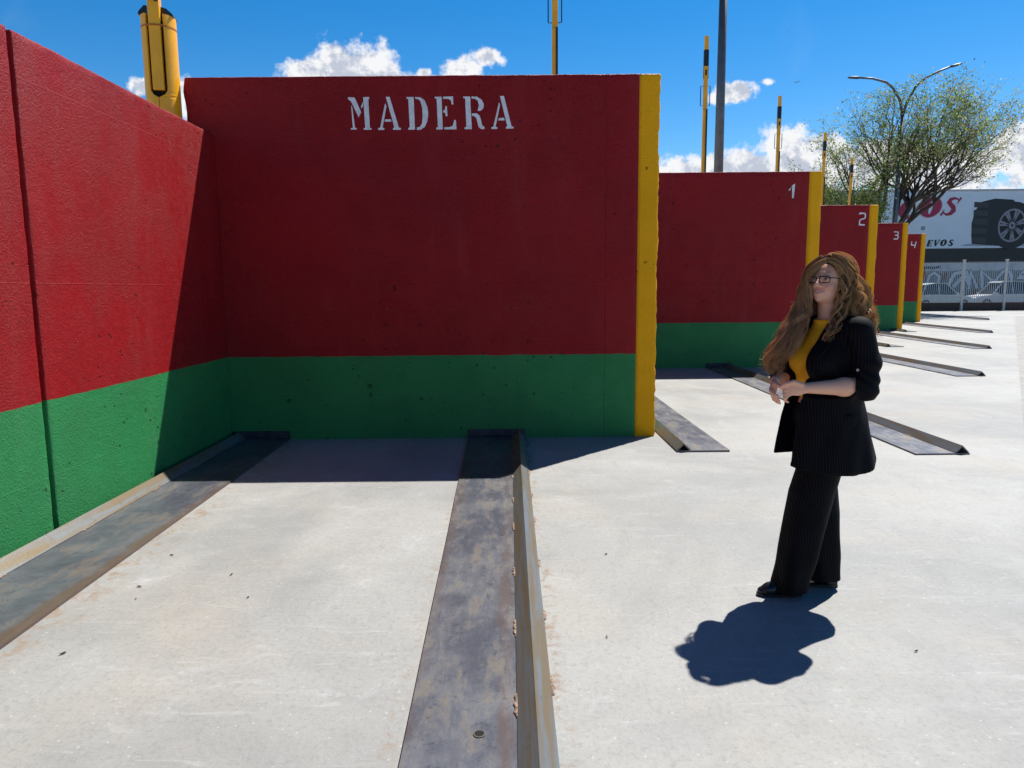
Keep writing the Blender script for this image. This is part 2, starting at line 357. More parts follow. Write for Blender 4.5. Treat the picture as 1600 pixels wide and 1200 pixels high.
# ------------------------------------------------------------------ bay walls
BW = [(-3.20, 1.51, 7.35, 3.65), (1.53-.27, 5.90, 13.75, 3.70), (5.92-.27, 9.87, 19.4, 3.70), (9.9-.27, 13.79, 25.0, 3.70), (13.82-.27, 17.76, 30.8, 3.74)]
TH = .25
labels = ['dark red and green concrete back wall stencilled MADERA, with a yellow end stripe', 'red and green back wall with a yellow end and the white number 1',
          'red and green back wall with a yellow end and the white number 2', 'red and green back wall with a yellow end and the white number 3', 'farthest red and green back wall, with the white number 4 and a yellow end']
DIG = {1: [[(0, 21), (16, 0), (15, 48)]], 2: [[(0, 6), (3, 0), (26, 0), (31, 5), (31, 20), (27, 26), (7, 32), (3, 38), (3, 57), (31, 59)]],
       3: [[(0, 0), (22, 0), (27, 4), (26, 14), (22, 20), (8, 21)], [(22, 20), (28, 26), (28, 38), (24, 43), (0, 43)]], 4: [[(4, 0), (2, 22), (26, 24)], [(32, 0), (24, 42)]]}
for k, (x0, x1, y, h) in enumerate(BW):
    wl = empty('concrete_wall', (0, 0, 0), label=labels[k], cat='wall', group='concrete bay walls with yellow ends')
    yw = .21 if k == 0 else (.245 if k < 3 else .2)
    st = .045 if k == 0 else .12
    block('wall_panel', x0, x1-yw, y, y+TH, 0, h, M_wall, wl, step=st, r=.016, amp=.007, flatx1=True, rag=(.018, 0), seed=k*5)
    block('yellow_end', x1-yw, x1, y, y+TH, 0, h, M_yellow, wl, step=.035 if k == 0 else .08, r=.02, amp=.008, flatx0=True, rag=(0, .022), seed=k*5+1)
    if k == 0:
        L = {
         'M': [[(128,120),(180,122),(230,232),(207,270),(150,150),(128,136)],[(150,175),(160,200),(175,348),(188,350),(188,362),(142,362),(142,350),(158,348)],[(248,152),(246,185),(232,205),(230,190)],[(250,120),(298,120),(298,134),(290,136),(296,350),(308,352),(308,364),(245,364),(245,352),(258,350),(252,185)]],
         'A': [[(425,165),(435,190),(398,350),(412,352),(412,366),(362,366),(362,352),(378,350)],[(420,288),(468,287),(472,304),(416,304)],[(432,120),(462,120),(530,350),(546,352),(546,366),(482,366),(482,352),(494,350)]],
         'D': [[(598,122),(655,122),(660,366),(606,366),(606,352),(618,350),(612,136),(598,134)],[(668,122),(710,125),(745,150),(765,200),(770,245),(762,300),(740,345),(705,368),(675,368),(675,350),(700,345),(718,320),(724,270),(722,200),(708,150),(690,138),(668,136)]],
         'E': [[(826,122),(880,122),(884,366),(832,366),(832,352),(846,350),(840,136),(826,134)],[(892,122),(972,120),(974,180),(960,180),(955,150),(935,138),(892,138)],[(892,225),(905,220),(910,192),(922,192),(925,268),(912,268),(905,242),(892,238)],[(898,350),(940,350),(965,340),(980,296),(992,296),(996,366),(898,366)]],
         'R': [[(1055,122),(1110,122),(1120,366),(1062,366),(1062,352),(1076,350),(1070,136),(1055,134)],[(1122,122),(1165,124),(1200,145),(1220,180),(1215,210),(1195,228),(1170,230),(1172,212),(1180,190),(1172,155),(1150,140),(1122,138)],[(1122,248),(1160,248),(1185,265),(1195,300),(1205,340),(1222,350),(1222,366),(1195,366),(1175,350),(1165,310),(1155,280),(1140,268),(1122,266)]],
         'A2': [[(1342,165),(1350,190),(1312,350),(1326,352),(1326,366),(1278,366),(1278,352),(1294,350)],[(1340,285),(1380,283),(1386,302),(1334,302)],[(1350,120),(1382,120),(1442,348),(1458,350),(1458,364),(1396,364),(1396,350),(1408,348)]]}
        for key, polys in L.items():
            bm = bmesh.new()
            for pl in polys: prism(bm, pl, lambda p, d: Vector((-1.585+(p[0]-128)/1330*1.636, y-d, 3.447-(p[1]-120)*.3165/248)), -.003, .003)
            bobj('letter', finish(bm), M_white, wl)
    else:
        bm = bmesh.new(); sc_ = (.0052, .0052, .0056, .0066)[k-1]; ox, oz = ((x1-.62, h-.24), (x1-.42-.09, h-.22), (x1-.44-.06, h-.30), (x1-.62, h-.32))[k-1]
        for s in DIG[k]:
            pl = stroke_poly(s, 6.0); n = len(pl)//2
            for i in range(n-1): prism(bm, [pl[i], pl[i+1], pl[2*n-2-i], pl[2*n-1-i]], lambda p, d: Vector((ox+p[0]*sc_, y-d, oz-p[1]*sc_)), -.003, .004+.0004*i)
        bobj('number', finish(bm), M_white, wl)
# side walls (run back from each bay's back wall)
sw = empty('concrete_wall', (0, 0, 0), label='sunlit red and green side wall at far left with a vertical open joint', cat='wall', group='concrete side walls of the bays')
def side(xf, ya, yb, h, parent, seed, st, name='wall_panel'):
    o = block(name, ya, yb, 0, TH, 0, h, M_wall, parent, step=st, r=.014, amp=.006, seed=seed)
    me = o.data
    for v in me.vertices:
        a, b_, c = v.co; v.co = (xf-b_, a, c)
    me.flip_normals() if False else None
    return o
side(-2.93, 4.441, 7.345, 3.10, sw, 31, .05); side(-2.93, -1.5, 4.400, 3.10, sw, 47, .05)
bm = bmesh.new(); bx(bm, -3.16, -3.04, 4.39, 4.45, 0, 3.02); bobj('joint_filler', bm, M_hole, sw)
for k, (xf, ya, yb) in enumerate([(1.53, 7.61, 13.74), (5.92, 14.01, 19.39), (9.90, 19.66, 24.99), (13.82, 25.26, 30.79)]):
    o = side(xf, ya, yb, 3.1, None, 60+k, .25, 'concrete_wall')
    near = ['behind the wall stencilled MADERA', 'behind the wall numbered 1', 'behind the wall numbered 2', 'behind the wall numbered 3'][k]
    meta(o, 'red and green side wall running back '+near+', almost hidden', 'wall', 'concrete side walls of the bays')
# raised deck behind the retaining walls
M_deck = simple('deck_concrete', (.38, .37, .35), .85, var=.15, sc=2, bmp=.003)
poly = [(-22, -1.5), (-3.19, -1.5), (-3.19, 7.61), (1.27, 7.61), (1.27, 14.01), (5.66, 14.01), (5.66, 19.66), (9.64, 19.66), (9.64, 25.26), (13.56, 25.26), (13.56, 31.06), (15.8, 33.5), (15.8, 38.6), (-22, 38.6)]
bm = bmesh.new(); prism(bm, poly, lambda p, d: Vector((p[0], p[1], d)), 0.004, 2.1); bobj('raised_platform', finish(bm), M_deck, kind='structure')

# ------------------------------------------------------------------ steel tracks
def track(yb, ye, xlb, xle, wb, we, side, label, welds=0, hole=None, stop=True):
    """plate from (xlb..xlb+wb) at yb to (xle..xle+we) at ye; side=+1 angle on right edge, -1 on left"""
    root = empty('steel_track', ((xlb+xle)/2, (yb+ye)/2, 0), label=label, cat='track', group='steel container tracks')
    off = Vector(root.location)
    n = max(4, int((yb-ye)/.35)); aw = .135; ah = .066
    def seamx(t, off_=0): return None
    bm = bmesh.new(); rows = []
    for i in range(n+1):
        t = i/n; y = yb+(ye-yb)*t; xl = xlb+(xle-xlb)*t; w_ = wb+(we-wb)*t
        wv = .004*mnoise.noise(Vector((xlb, y*.9, 0))); z = .016+.002*mnoise.noise(Vector((3+xlb, y*.7, 0)))
        a = bm.verts.new(Vector((xl+wv, y, z))-off); b = bm.verts.new(Vector((xl+w_+wv, y, z))-off)
        c = bm.verts.new(Vector((xl+wv, y, 0.001))-off); d = bm.verts.new(Vector((xl+w_+wv, y, 0.001))-off); rows.append((a, b, c, d))
    for p, q in zip(rows, rows[1:]):
        bm.faces.new((p[0], p[1], q[1], q[0])); bm.faces.new((p[0], q[0], q[2], p[2])); bm.faces.new((p[1], p[3], q[3], q[1]))
    bm.faces.new((rows[0][0], rows[0][2], rows[0][3], rows[0][1])); bm.faces.new(rows[-1][0:2]+(rows[-1][3], rows[-1][2]))
    bobj('plate', finish(bm), M_plate, root)
    # inverted angle iron
    bm = bmesh.new(); prof0 = [(-aw/2, 0), (0, ah), (aw/2, 0), (aw/2-.018, 0), (0, ah-.014), (-aw/2+.018, 0)]
    rr = []
    for i in range(n+1):
        t = i/n; y = yb+(ye-yb)*t; xl = xlb+(xle-xlb)*t; w_ = wb+(we-wb)*t
        xc = (xl+w_-aw/2+.002) if side > 0 else (xl+aw/2-.002)
        z0 = .019
        rr.append([bm.verts.new(Vector((xc+px, y+(0.01 if i else 0), z0+pz))-off) for px, pz in prof0])
    for a, b in zip(rr, rr[1:]):
        for j in range(6): bm.faces.new((a[j], a[(j+1) % 6], b[(j+1) % 6], b[j]))
    for e in (rr[0], rr[-1]):
        bm.faces.new((e[0], e[1], e[4], e[5])); bm.faces.new((e[1], e[2], e[3], e[4]))
    bobj('angle_guide', finish(bm), M_angle, root)
    if stop:
        bm = bmesh.new(); bx(bm, xlb-off.x, xlb+wb-off.x, yb-.016-off.y, yb-.004-off.y, .018, .095, .003); bobj('end_plate', bm, M_dsteel, root)
    wm = None
    for i in range(welds):
        t = (i+.35+.25*random.random())/welds; y = yb+(ye-yb)*t; xl = xlb+(xle-xlb)*t; w_ = wb+(we-wb)*t
        for s_ in (0, 1):
            if s_ == 0: x = (xl+w_-aw+.002) if side > 0 else (xl+aw-.002)
            else:
                x = (xl+w_+.004) if side > 0 else None
                y += .13
            if x is None or y > yb: continue
            bm = bmesh.new(); ln = .05+.035*random.random(); pts = [(x-off.x+.004*math.sin(j*2.1+i), y-off.y-ln+2*ln*j/9, .019) for j in range(10)]
            rd = [.002+.0065*math.sin(math.pi*(j+.5)/10)**.6*(0.85+.3*random.random()) for j in range(10)]
            tube(bm, pts, rd, 7); bmesh.ops.scale(bm, vec=(1.15, 1, .40), space=Matrix.Translation((-(x-off.x), 0, -.019)), verts=bm.verts); bobj('weld_bead', bm, M_weld, root, sm=True)
    if hole:
        bm = bmesh.new(); hx, hy = hole; 
        r1 = [bm.verts.new(Vector((hx+.017*math.cos(a), hy+.017*math.sin(a), .0192))-off) for a in np.linspace(0, 2*math.pi, 20, endpoint=False)]; bm.faces.new(r1); bobj('bolt_hole', bm, M_hole, root)
        bm = bmesh.new(); hx, hy = hole; A = np.linspace(0, 2*math.pi, 20, endpoint=False)
        o_ = [bm.verts.new(Vector((hx+.022*math.cos(a), hy+.022*math.sin(a), .0186))-off) for a in A]; i_ = [bm.verts.new(Vector((hx+.017*math.cos(a), hy+.017*math.sin(a), .0190))-off) for a in A]
        for j in range(20): bm.faces.new((o_[j], o_[(j+1) % 20], i_[(j+1) % 20], i_[j]))
        bobj('hole_rim', bm, simple("drilled_steel", (.10, .09, .08), .6, .3), root)
    return root
track(7.34, .1, -2.925, -2.925, .60, .72, -1, 'rusty steel track with angle guide beside the sunlit left wall', welds=9)
track(7.34, .1, -.455, -.345, .60, .49, 1, 'long blue grey steel track with a drilled hole, in the middle of the foreground', welds=11, hole=(-.12, 2.29))
track(13.74, 6.6, 1.545, 1.575, .50, .50, -1, 'steel track ending just right of the yellow end of the MADERA wall', welds=6)
track(13.74, 6.40, 3.80, 3.73, .50, .50, 1, 'steel track passing behind the woman, its square end to the right of her', welds=6)
track(19.39, 18.1-5.8+.02, 5.95, 5.93, .5, .5, -1, 'steel track along the side of the bay numbered 2', stop=True)
track(19.39, 12.06, 8.1-.3, 7.64, .5, .5, 1, 'second nearest steel track end to the right of the woman', welds=0)
track(24.99, 18.1, 9.93, 9.60, .48, .46, -1, 'short visible track end beside the wall numbered 2')
track(24.99, 17.32, 11.85, 11.37, .5, .42, 1, 'third steel track end from the front at right, before the wall numbered 3')
track(30.79, 24.0, 13.85, 13.3, .48, .45, -1, 'small track end beside the wall numbered 3')
track(30.79, 23.15, 15.9, 15.35, .5, .42, 1, 'fourth steel track from the front at right, before the wall numbered 4')
track(38.5, 31.8, 21.6, 21.0, .5, .45, 1, 'farthest steel track, in tree shade near the fence')
track(38.5, 31.8, 18.2, 17.8, .5, .45, -1, 'far steel track in tree shade beside the wall numbered 4')

# ------------------------------------------------------------------ raised barrier posts
def barrier():
    r = empty('barrier_post', (0, 0, 0))
    # slotted housing: a C-shaped tube, open slot towards -Y
    bm = bmesh.new(); R1, R0 = .158, .140; zs = [2.1, 3.0, 3.43, 3.46, 3.5, 4.0, 4.20]; ns = 44; a0 = -math.pi/2; half = .53
    def ring(z, rr, hw): return [bm.verts.new((rr*math.cos(a0+hw+(2*math.pi-2*hw)*j/ns), rr*math.sin(a0+hw+(2*math.pi-2*hw)*j/ns), z)) for j in range(ns+1)]
    hw = [.001, .001, .02, .36, half, half, half]
    o_ = [ring(z, R1, h) for z, h in zip(zs, hw)]; i_ = [ring(z, R0, h) for z, h in zip(zs, hw)]
    for a, b in zip(o_, o_[1:]):
        for j in range(ns): bm.faces.new((a[j], a[j+1], b[j+1], b[j]))
    for a, b in zip(i_, i_[1:]):
        for j in range(ns): bm.faces.new((a[j], b[j], b[j+1], a[j+1]))
    for k_ in range(len(zs)-1):
        bm.faces.new((o_[k_][0], o_[k_+1][0], i_[k_+1][0], i_[k_][0])); bm.faces.new((o_[k_][ns], i_[k_][ns], i_[k_+1][ns], o_[k_+1][ns]))
    for j in range(ns): bm.faces.new((o_[-1][j], o_[-1][j+1], i_[-1][j+1], i_[-1][j]))
    bobj('housing', finish(bm), M_postY, r, sm=False)
    bm = bmesh.new(); bx(bm, -.10, .10, -.105, -.095, 3.40, 4.19); bobj('slot_lining', bm, M_hole, r)
    for s in (-1, 1):
        bm = bmesh.new(); z0 = 4.20
        if s < 0: pl = [(-.158, 0), (-.075, 0), (-.075, .085), (-.10, .085), (-.15, .03)]
        else: pl = [(.04, 0), (.158, 0), (.15, .02), (.10, .065), (.04, .08)]
        pr = prism(bm, pl, lambda p, d: Vector((p[0], d, z0+p[1])), -.085, .085); bobj('cap', finish(bm), M_black, r)
    bm = bmesh.new(); tube(bm, [(0, 0, 4.085), (0, 0, 4.10)], .1605, 40); bobj('seam_ring', finish(bm), M_ring, r)
    bm = bmesh.new(); bx(bm, -.052, .052, -.150, -.105, 3.50, 5.98, .006); bx(bm, -.052, .052, -.122, -.05, 4.21, 7.74, .008); bobj('arm', bm, M_postY, r)
    bm = bmesh.new(); bx(bm, .016, .052, -.185, -.151, 4.30, 5.98, .004); bobj('dark_slot_strip', bm, M_black, r)  # raised black strip standing in for the dark slot along the arm
    bm = bmesh.new(); bx(bm, -.06, .06, -.13, -.04, 7.02, 7.41, .006); bobj('sleeve', bm, M_black, r)
    bm = bmesh.new(); bx(bm, -.02, .02, -.135, -.121, 6.80, 6.93, .003); bobj('latch', bm, M_black, r)
    bm = bmesh.new(); bx(bm, -.062, -.053, -.12, -.05, 6.72, 7.05); bx(bm, .053, .062, -.12, -.05, 6.72, 7.05); bobj('side_plate', bm, simple('shaded_ochre_metal', (.35, .17, .02), .5), r)
    for s in (-1, 1):
        bm = bmesh.new(); tube(bm, [(s*.045, -.085, 6.08), (s*.115, -.085, 6.08), (s*.115, -.085, 6.55), (s*.045, -.085, 6.55)], .0105, 8); bobj('handle', bm, M_black, r)
    return r
bp = barrier()
PP = [(-3.385, 7.3, 'thick yellow post housing rising behind the sunlit left wall'), (.82, 13.0, 'yellow post directly above the MADERA wall, its top out of frame'), (4.95, 18.7, 'tall yellow post left of the grey lamp column'),
      (8.90, 24.35, 'yellow post between the grey lamp column and the tree'), (12.87, 30.0, 'small yellow post behind the yellow corner of the wall numbered 1'), (16.68, 35.7, 'farthest small yellow post, above the wall numbered 2, in front of the tree')]
for i, (x, y, lb) in enumerate(PP):
    o = bp if i == 0 else copy_tree(bp)
    o.location = (x, y, 0 if i else -.02); o.rotation_euler.z = (R(10) if i == 0 else R(-4)); meta(o, lb, 'barrier post', 'raised yellow barrier posts behind the walls')
    if i == 5: o.scale = (1.2, 1.2, 1)

# ------------------------------------------------------------------ lamp columns
lc = empty('lamp_column', (6.30, 22, 0), label='thick plain grey lamp column rising out of frame behind the wall numbered 1', cat='lamp column')
bm = bmesh.new(); tube(bm, [(0, 0, 2.1), (0, 0, 12.5)], [.148, .105], 20); bobj('column', bm, M_galv, lc, sm=True)
bm = bmesh.new(); bx(bm, -.22, .22, -.22, .22, 2.1, 2.13, .005); bobj('base_plate', bm, M_galv, lc)
bm = bmesh.new(); bx(bm, -1.0, 1.0, -.12, .12, 12.45, 12.58, .03); bobj('luminaire', bm, M_galv, lc)
sl = empty('street_lamp', (21.27, 40.0, 0), label='grey street lamp with two curved arms in front of the tree', cat='street lamp')
def lrel(p): return Vector(p)-Vector((21.27, 40, 0))
bm = bmesh.new(); tube(bm, [lrel(p) for p in [(21.25, 40, 0), (21.28, 40, 5), (21.36, 40, 10.9)]], [.16, .135, .095], 14); bobj('column', bm, M_galv, sl, sm=True)
for pts in ([(21.36, 40, 10.7), (21.15, 40, 11.5), (20.75, 40, 12.1), (20.37, 40, 12.42), (19.6, 40, 12.62), (18.9, 40, 12.66)], [(21.36, 40, 10.7), (21.55, 40, 11.4), (21.95, 40, 12.15), (22.45, 40, 12.62), (23.2, 40, 12.98), (23.8, 40, 13.2)]):
    P = [lrel(p) for p in pts]
    bm = bmesh.new(); tube(bm, P, [.075, .07, .062, .058, .055, .05], 10); bobj('arm', bm, M_galv, sl, sm=True)
    e = P[-1]; d = (P[-1]-P[-2]).normalized(); bm = bmesh.new(); tube(bm, [e-d*.1, e+d*.1, e+d*.5, e+d*.62], [.05, .095, .085, .03], 10)
    bmesh.ops.scale(bm, vec=(1, 1.6, .7), space=Matrix.Translation(-e), verts=bm.verts); bobj('luminaire', bm, M_galv, sl, sm=True)

# ------------------------------------------------------------------ tree
def leaf_mat(name, a, b_):
    m = bpy.data.materials.new(name); m.use_nodes = True; t = m.node_tree; b = t.nodes['Principled BSDF']
    at = N(t, 'ShaderNodeAttribute'); at.attribute_name = 'col'
    t.links.new(at.outputs['Color'], b.inputs['Base Color']); b.inputs['Roughness'].default_value = .55
    tr = N(t, 'ShaderNodeBsdfTranslucent'); t.links.new(at.outputs['Color'], tr.inputs['Color'])
    mx = N(t, 'ShaderNodeMixShader'); mx.inputs[0].default_value = .42; t.links.new(b.outputs[0], mx.inputs[1]); t.links.new(tr.outputs[0], mx.inputs[2])
    t.links.new(mx.outputs[0], t.nodes['Material Output'].inputs[0]); return m
M_leaf = leaf_mat('leaf', None, None)
def tree():
    T = empty('tree', (21.6, 41, 0), label='broad spring tree with sparse light green and tan leaves behind the walls', cat='tree')
    O = Vector((21.6, 41, 0)); rr = random.Random(11)
    bm = bmesh.new(); tips = []
    def branch(p, d, ln, rad, lvl):
        pts = [p.copy()]; rads = [rad]; n = 5 if lvl < 3 else 4; q = p.copy(); dd = d.normalized()
        for i in range(n):
            dd = (dd+Vector((rr.gauss(0, .13), rr.gauss(0, .13), rr.gauss(0, .10)+(.05 if lvl < 4 else -.03)))).normalized()
            if q.z > 12.3: dd.z = -.25*abs(dd.z); dd.normalize()
            if q.x > 29.5: dd.x *= .2; dd.z -= .2; dd.normalize()
            q = q+dd*ln/n; pts.append(q.copy()); rads.append(rad*(1-.45*(i+1)/n))
        tube(bm, [x-O for x in pts], rads, 7 if lvl < 2 else (5 if lvl < 4 else 3), cap=False)
        if lvl >= 3: tips.extend(pts[1:])
        if lvl >= 5 or ln < .35: return
        nch = (4, 5, 4, 4, 3)[lvl]
        for k_ in range(nch):
            t = (.45+.55*(k_+rr.random())/nch) if k_ < nch-1 else 1.0
            idx = min(n, max(1, int(round(t*n)))); bp_ = pts[idx]; br = rads[idx]
            ax = Vector((rr.gauss(0, 1), rr.gauss(0, 1), rr.gauss(0, .6))).normalized()
            nd = (dd*1.0+ax*(.75 if k_ < nch-1 else .3)+Vector((0, 0, .10))).normalized()
            branch(bp_, nd, ln*rr.uniform(.55, .78), br*.66, lvl+1)
    # (start, direction, length, radius) of the main limbs
    base = Vector((21.6, 41, 0))
    tube(bm, [base-O, Vector((21.65, 41, 2.2))-O, Vector((21.7, 41, 4.2))-O], [.30, .24, .22], 10, cap=False)
    tube(bm, [Vector((21.1, 41.3, 0))-O, Vector((21.0, 41.2, 3))-O, Vector((20.9, 41.1, 5.2))-O], [.24, .2, .18], 10, cap=False)
    limbs = [((21.7, 41, 4.1), (.75, -.1, 1.0), 3.4, .17), ((21.7, 41, 4.2), (1.15, .2, .9), 4.1, .15), ((21.7, 41, 4.0), (.3, .3, 1.3), 3.9, .15), 
             ((20.9, 41.1, 5.1), (-.35, .1, 1.2), 3.0, .13), ((20.9, 41.1, 5.0), (-.95, -.1, .75), 2.9, .11), ((20.9, 41.1, 4.9), (-1.2, .2, .45), 2.5, .10), ((20.9, 41.1, 5.1), (.35, -.2, 1.3), 3.4, .12), ((20.9, 41.1, 4.2), (-.9, .3, .35), 2.3, .09), ((21.0, 41.2, 4.0), (-.6, -.6, .5), 2.2, .08), ((21.7, 41, 4.5), (1.5, 0, .85), 4.2, .13), ((21.7, 41, 4.4), (1.0, .3, 1.1), 3.7, .12), ((21.7, 41, 4.4), (.5, -.3, 1.25), 3.7, .12), ((21.0, 41.2, 3.6), (-.3, .8, .8), 2.6, .08)]
    for i_, (p, d, ln, rd) in enumerate(limbs): branch(Vector(p), Vector(d), ln, rd, 0 if d[0] > 1.3 else 1)
    bobj('trunk', bm, M_bark, T, sm=True)
    V = []; F = []; C = []
    pal = [(.27, .36, .07), (.18, .27, .06), (.36, .40, .13), (.38, .30, .17), (.44, .37, .25), (.12, .18, .045)]
    rr2 = random.Random(5)
    for tp in tips:
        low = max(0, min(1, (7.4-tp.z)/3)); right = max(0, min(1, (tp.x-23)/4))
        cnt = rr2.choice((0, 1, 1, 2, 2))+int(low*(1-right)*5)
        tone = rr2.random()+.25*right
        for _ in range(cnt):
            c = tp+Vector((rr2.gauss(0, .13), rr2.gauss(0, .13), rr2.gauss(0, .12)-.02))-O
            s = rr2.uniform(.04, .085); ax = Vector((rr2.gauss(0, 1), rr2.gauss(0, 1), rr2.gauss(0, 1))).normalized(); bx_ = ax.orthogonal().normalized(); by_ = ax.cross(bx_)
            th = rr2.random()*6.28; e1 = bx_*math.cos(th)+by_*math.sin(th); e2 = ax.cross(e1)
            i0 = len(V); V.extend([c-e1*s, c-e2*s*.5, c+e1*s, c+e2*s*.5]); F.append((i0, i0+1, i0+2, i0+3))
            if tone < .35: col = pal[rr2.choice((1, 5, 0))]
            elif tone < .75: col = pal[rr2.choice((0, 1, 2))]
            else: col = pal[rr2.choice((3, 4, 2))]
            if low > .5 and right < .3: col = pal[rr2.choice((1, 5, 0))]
            C.extend([(*[x*rr2.uniform(.85, 1.2) for x in col], 1)]*4)
    print('leaves', len(F))
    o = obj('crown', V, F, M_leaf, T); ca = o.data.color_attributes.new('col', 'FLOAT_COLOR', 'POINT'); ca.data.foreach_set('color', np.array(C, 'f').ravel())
tree()

# ------------------------------------------------------------------ fence
def fence():
    A = Vector((24.2, 44.5, 0)); B = Vector((35.2, 43.2, 0)); d = (B-A); L = d.length; d.normalize()
    M_fw = simple('white_fence_paint', (.50, .50, .51), .5, .1)
    f = empty('fence', A, math.atan2(d.y, d.x), label='white picket mesh fence on a low brown base wall', cat='fence')
    bm = bmesh.new(); bx(bm, 0, L, -.09, .09, -.2, .50, .02); bobj('base_wall', bm, simple('brown_base_wall', (.075, .05, .045), .85, bmp=.004), f)
    bm = bmesh.new(); n = int(L/.118)
    for i in range(n): x = .05+i*.118; bx(bm, x-.012, x+.012, -.012, .012, .505, 2.98)
    bobj('pickets', bm, M_fw, f)
    for z in (.82, 2.86):
        bm = bmesh.new(); bx(bm, 0, L, .014, .05, z, z+.045); bobj('rail', bm, M_fw, f)
    for x in (.9, 3.62, 6.05, 8.6, 10.9):
        bm = bmesh.new(); bx(bm, x-.065, x+.065, -.22, -.095, 0, 3.05, .01); bobj('post', bm, M_fw, f)
        bm = bmesh.new(); bx(bm, x-.09, x+.09, -.245, -.07, 3.051, 3.09, .01); bobj('post_cap', bm, M_fw, f)
fence()

# ------------------------------------------------------------------ building with billboard
def building():
    B = empty('building', (40, 60, 0), label='long low building with a tyre billboard, black band and graffiti on its lower wall', cat='building')
    O = Vector((40, 60, 0))
    M_bw = simple('pale_blue_grey_cladding', (.60, .66, .74), .6, var=.06, sc=1)
    bm = bmesh.new(); bx(bm, -13, 26, .3, 18, 0, 9.25); bobj('wall', bm, M_bw, B)
    bm = bmesh.new(); bx(bm, -13.1, 26.1, .2, 18.1, 9.25, 9.42, .02); bobj('parapet', bm, simple('parapet_metal', (.3, .32, .36), .5), B)
    bm = bmesh.new(); bx(bm, -13, 26, .02, .28, 3.42, 4.56); bobj('black_band', bm, simple('black_fascia', (.012, .012, .016), .4), B)
    M_low = bpy.data.materials.new('ribbed_shutter'); M_low.use_nodes = True; t = M_low.node_tree; b = t.nodes['Principled BSDF']
    p = pos(t); g = N(t, 'ShaderNodeSeparateXYZ'); t.links.new(p, g.inputs[0])
    c = mixc(t, M_(t, 'GREATER_THAN', g.outputs[2], 2.75), (.22, .27, .27), (.62, .64, .70)); c = mixc(t, smooth(t, nz(t, p, 1.1, 5), .4, .7, 0, .4), c, (.1, .12, .13)); t.links.new(c, b.inputs['Base Color'])
    bm = bmesh.new(); bx(bm, -13, 26, .05, .29, 0, 3.41); bobj('shutter', bm, M_low, B)
    def fn(p, d): return Vector((p[0]-40, -d, p[1]))
    # graffiti strokes on the shutter
    M_g1 = simple('pale_spray_paint', (.75, .77, .82), .7); M_g2 = simple('dark_spray_paint', (.05, .06, .08), .7); M_g3 = simple('red_spray_paint', (.30, .07, .06), .7)
    G = [([(35.0, 1.6), (35.1, 2.35), (35.5, 2.6), (35.95, 2.3), (35.9, 1.6)], .20, 0), ([(36.7, 1.4), (37.2, 2.5), (37.9, 2.65)], .30, 0), ([(37.2, 1.4), (37.6, 1.9), (38.2, 2.5), (38.5, 1.6)], .34, 0),
         ([(38.5, 1.2), (38.6, 2.6), (39.2, 1.3)], .22, 0), ([(39.6, 1.3), (39.5, 2.7), (40.3, 2.0), (40.9, 1.7)], .24, 0), ([(40.6, 1.8), (41.3, 2.7), (41.9, 2.6), (42.1, 1.7)], .24, 0),
         ([(43.9, 2.6), (42.9, 2.6), (42.6, 2.2), (43.6, 2.1), (43.7, 1.6), (42.7, 1.5)], .22, 0), ([(44.2, 2.5), (44.3, 1.5), (45.0, 1.5)], .24, 0),
         ([(34.5, 2.0), (34.7, 2.7), (34.9, 2.0)], .10, 2), ([(36.1, 1.7), (36.2, 2.5), (36.4, 1.9), (36.5, 2.6)], .10, 2), ([(34.4, 2.95), (34.9, 3.05), (35.4, 3.0), (36.0, 3.1)], .09, 1), ([(38.8, .9), (39.4, 1.0)], .4, 2)]
    for pts, wd, mi in G:
        for ly, ww, mm in ((0, wd+.12, M_g2), (1, wd, (M_g1, M_g2, M_g3)[mi])):
            bm = bmesh.new(); pl = stroke_poly(pts, ww); n = len(pl)//2
            for i in range(n-1): prism(bm, [pl[i], pl[i+1], pl[2*n-2-i], pl[2*n-1-i]], fn, -.045, -.04+.006*ly+.0007*i)
            bobj('graffiti', finish(bm), mm, B)
    # billboard
    S = empty('billboard', (38, 60, 0), label='white billboard with crimson OS, black EVOS lettering and a picture of a car tyre', cat='billboard')
    def fs(p, d): return Vector((p[0]-38, -.16-d, p[1]))
    bm = bmesh.new(); prism(bm, [(30.6, 4.60), (47.5, 4.60), (47.5, 9.1), (30.6, 9.1)], fs, -.15, 0); bobj('panel', finish(bm), simple('billboard_vinyl', (.80, .84, .90), .5, var=.03, sc=1), S)
    M_cr = simple('crimson_print', (.42, .02, .075), .5); M_pk = simple('pale_pink_print', (.60, .38, .42), .5); M_bk = simple('black_print', (.015, .015, .02), .5)
    def ell(cx, cz, rx, rz, sh, n=28, a0=0, a1=2*math.pi): return [(cx+rx*math.cos(a)+sh*rz*math.sin(a), cz+rz*math.sin(a)) for a in np.linspace(a0, a1, n, endpoint=(a1-a0 < 6.2))]
    def ringp(name, m, o_, i_, d):
        bm = bmesh.new(); n = len(o_); lst = n if len(o_) == 28 else n-1
        A_ = [bm.verts.new(fs(p, d)) for p in o_]; B_ = [bm.verts.new(fs(p, d)) for p in i_]
        for j in range(lst): bm.faces.new((A_[j], A_[(j+1) % n], B_[(j+1) % n], B_[j]))
        e = bmesh.ops.extrude_face_region(bm, geom=list(bm.faces)); bmesh.ops.translate(bm, vec=(0, .008, 0), verts=[v for v in e['geom'] if isinstance(v, bmesh.types.BMVert)])
        return bobj(name, finish(bm), m, S)
    ringp('letter', M_pk, ell(34.72, 7.94, .96, .86, .22), ell(34.72, 7.94, .86, .78, .22), .012)
    ringp('letter', M_cr, ell(34.72, 7.94, .88, .80, .22), ell(34.74, 7.94, .15, .56, .22), .022)
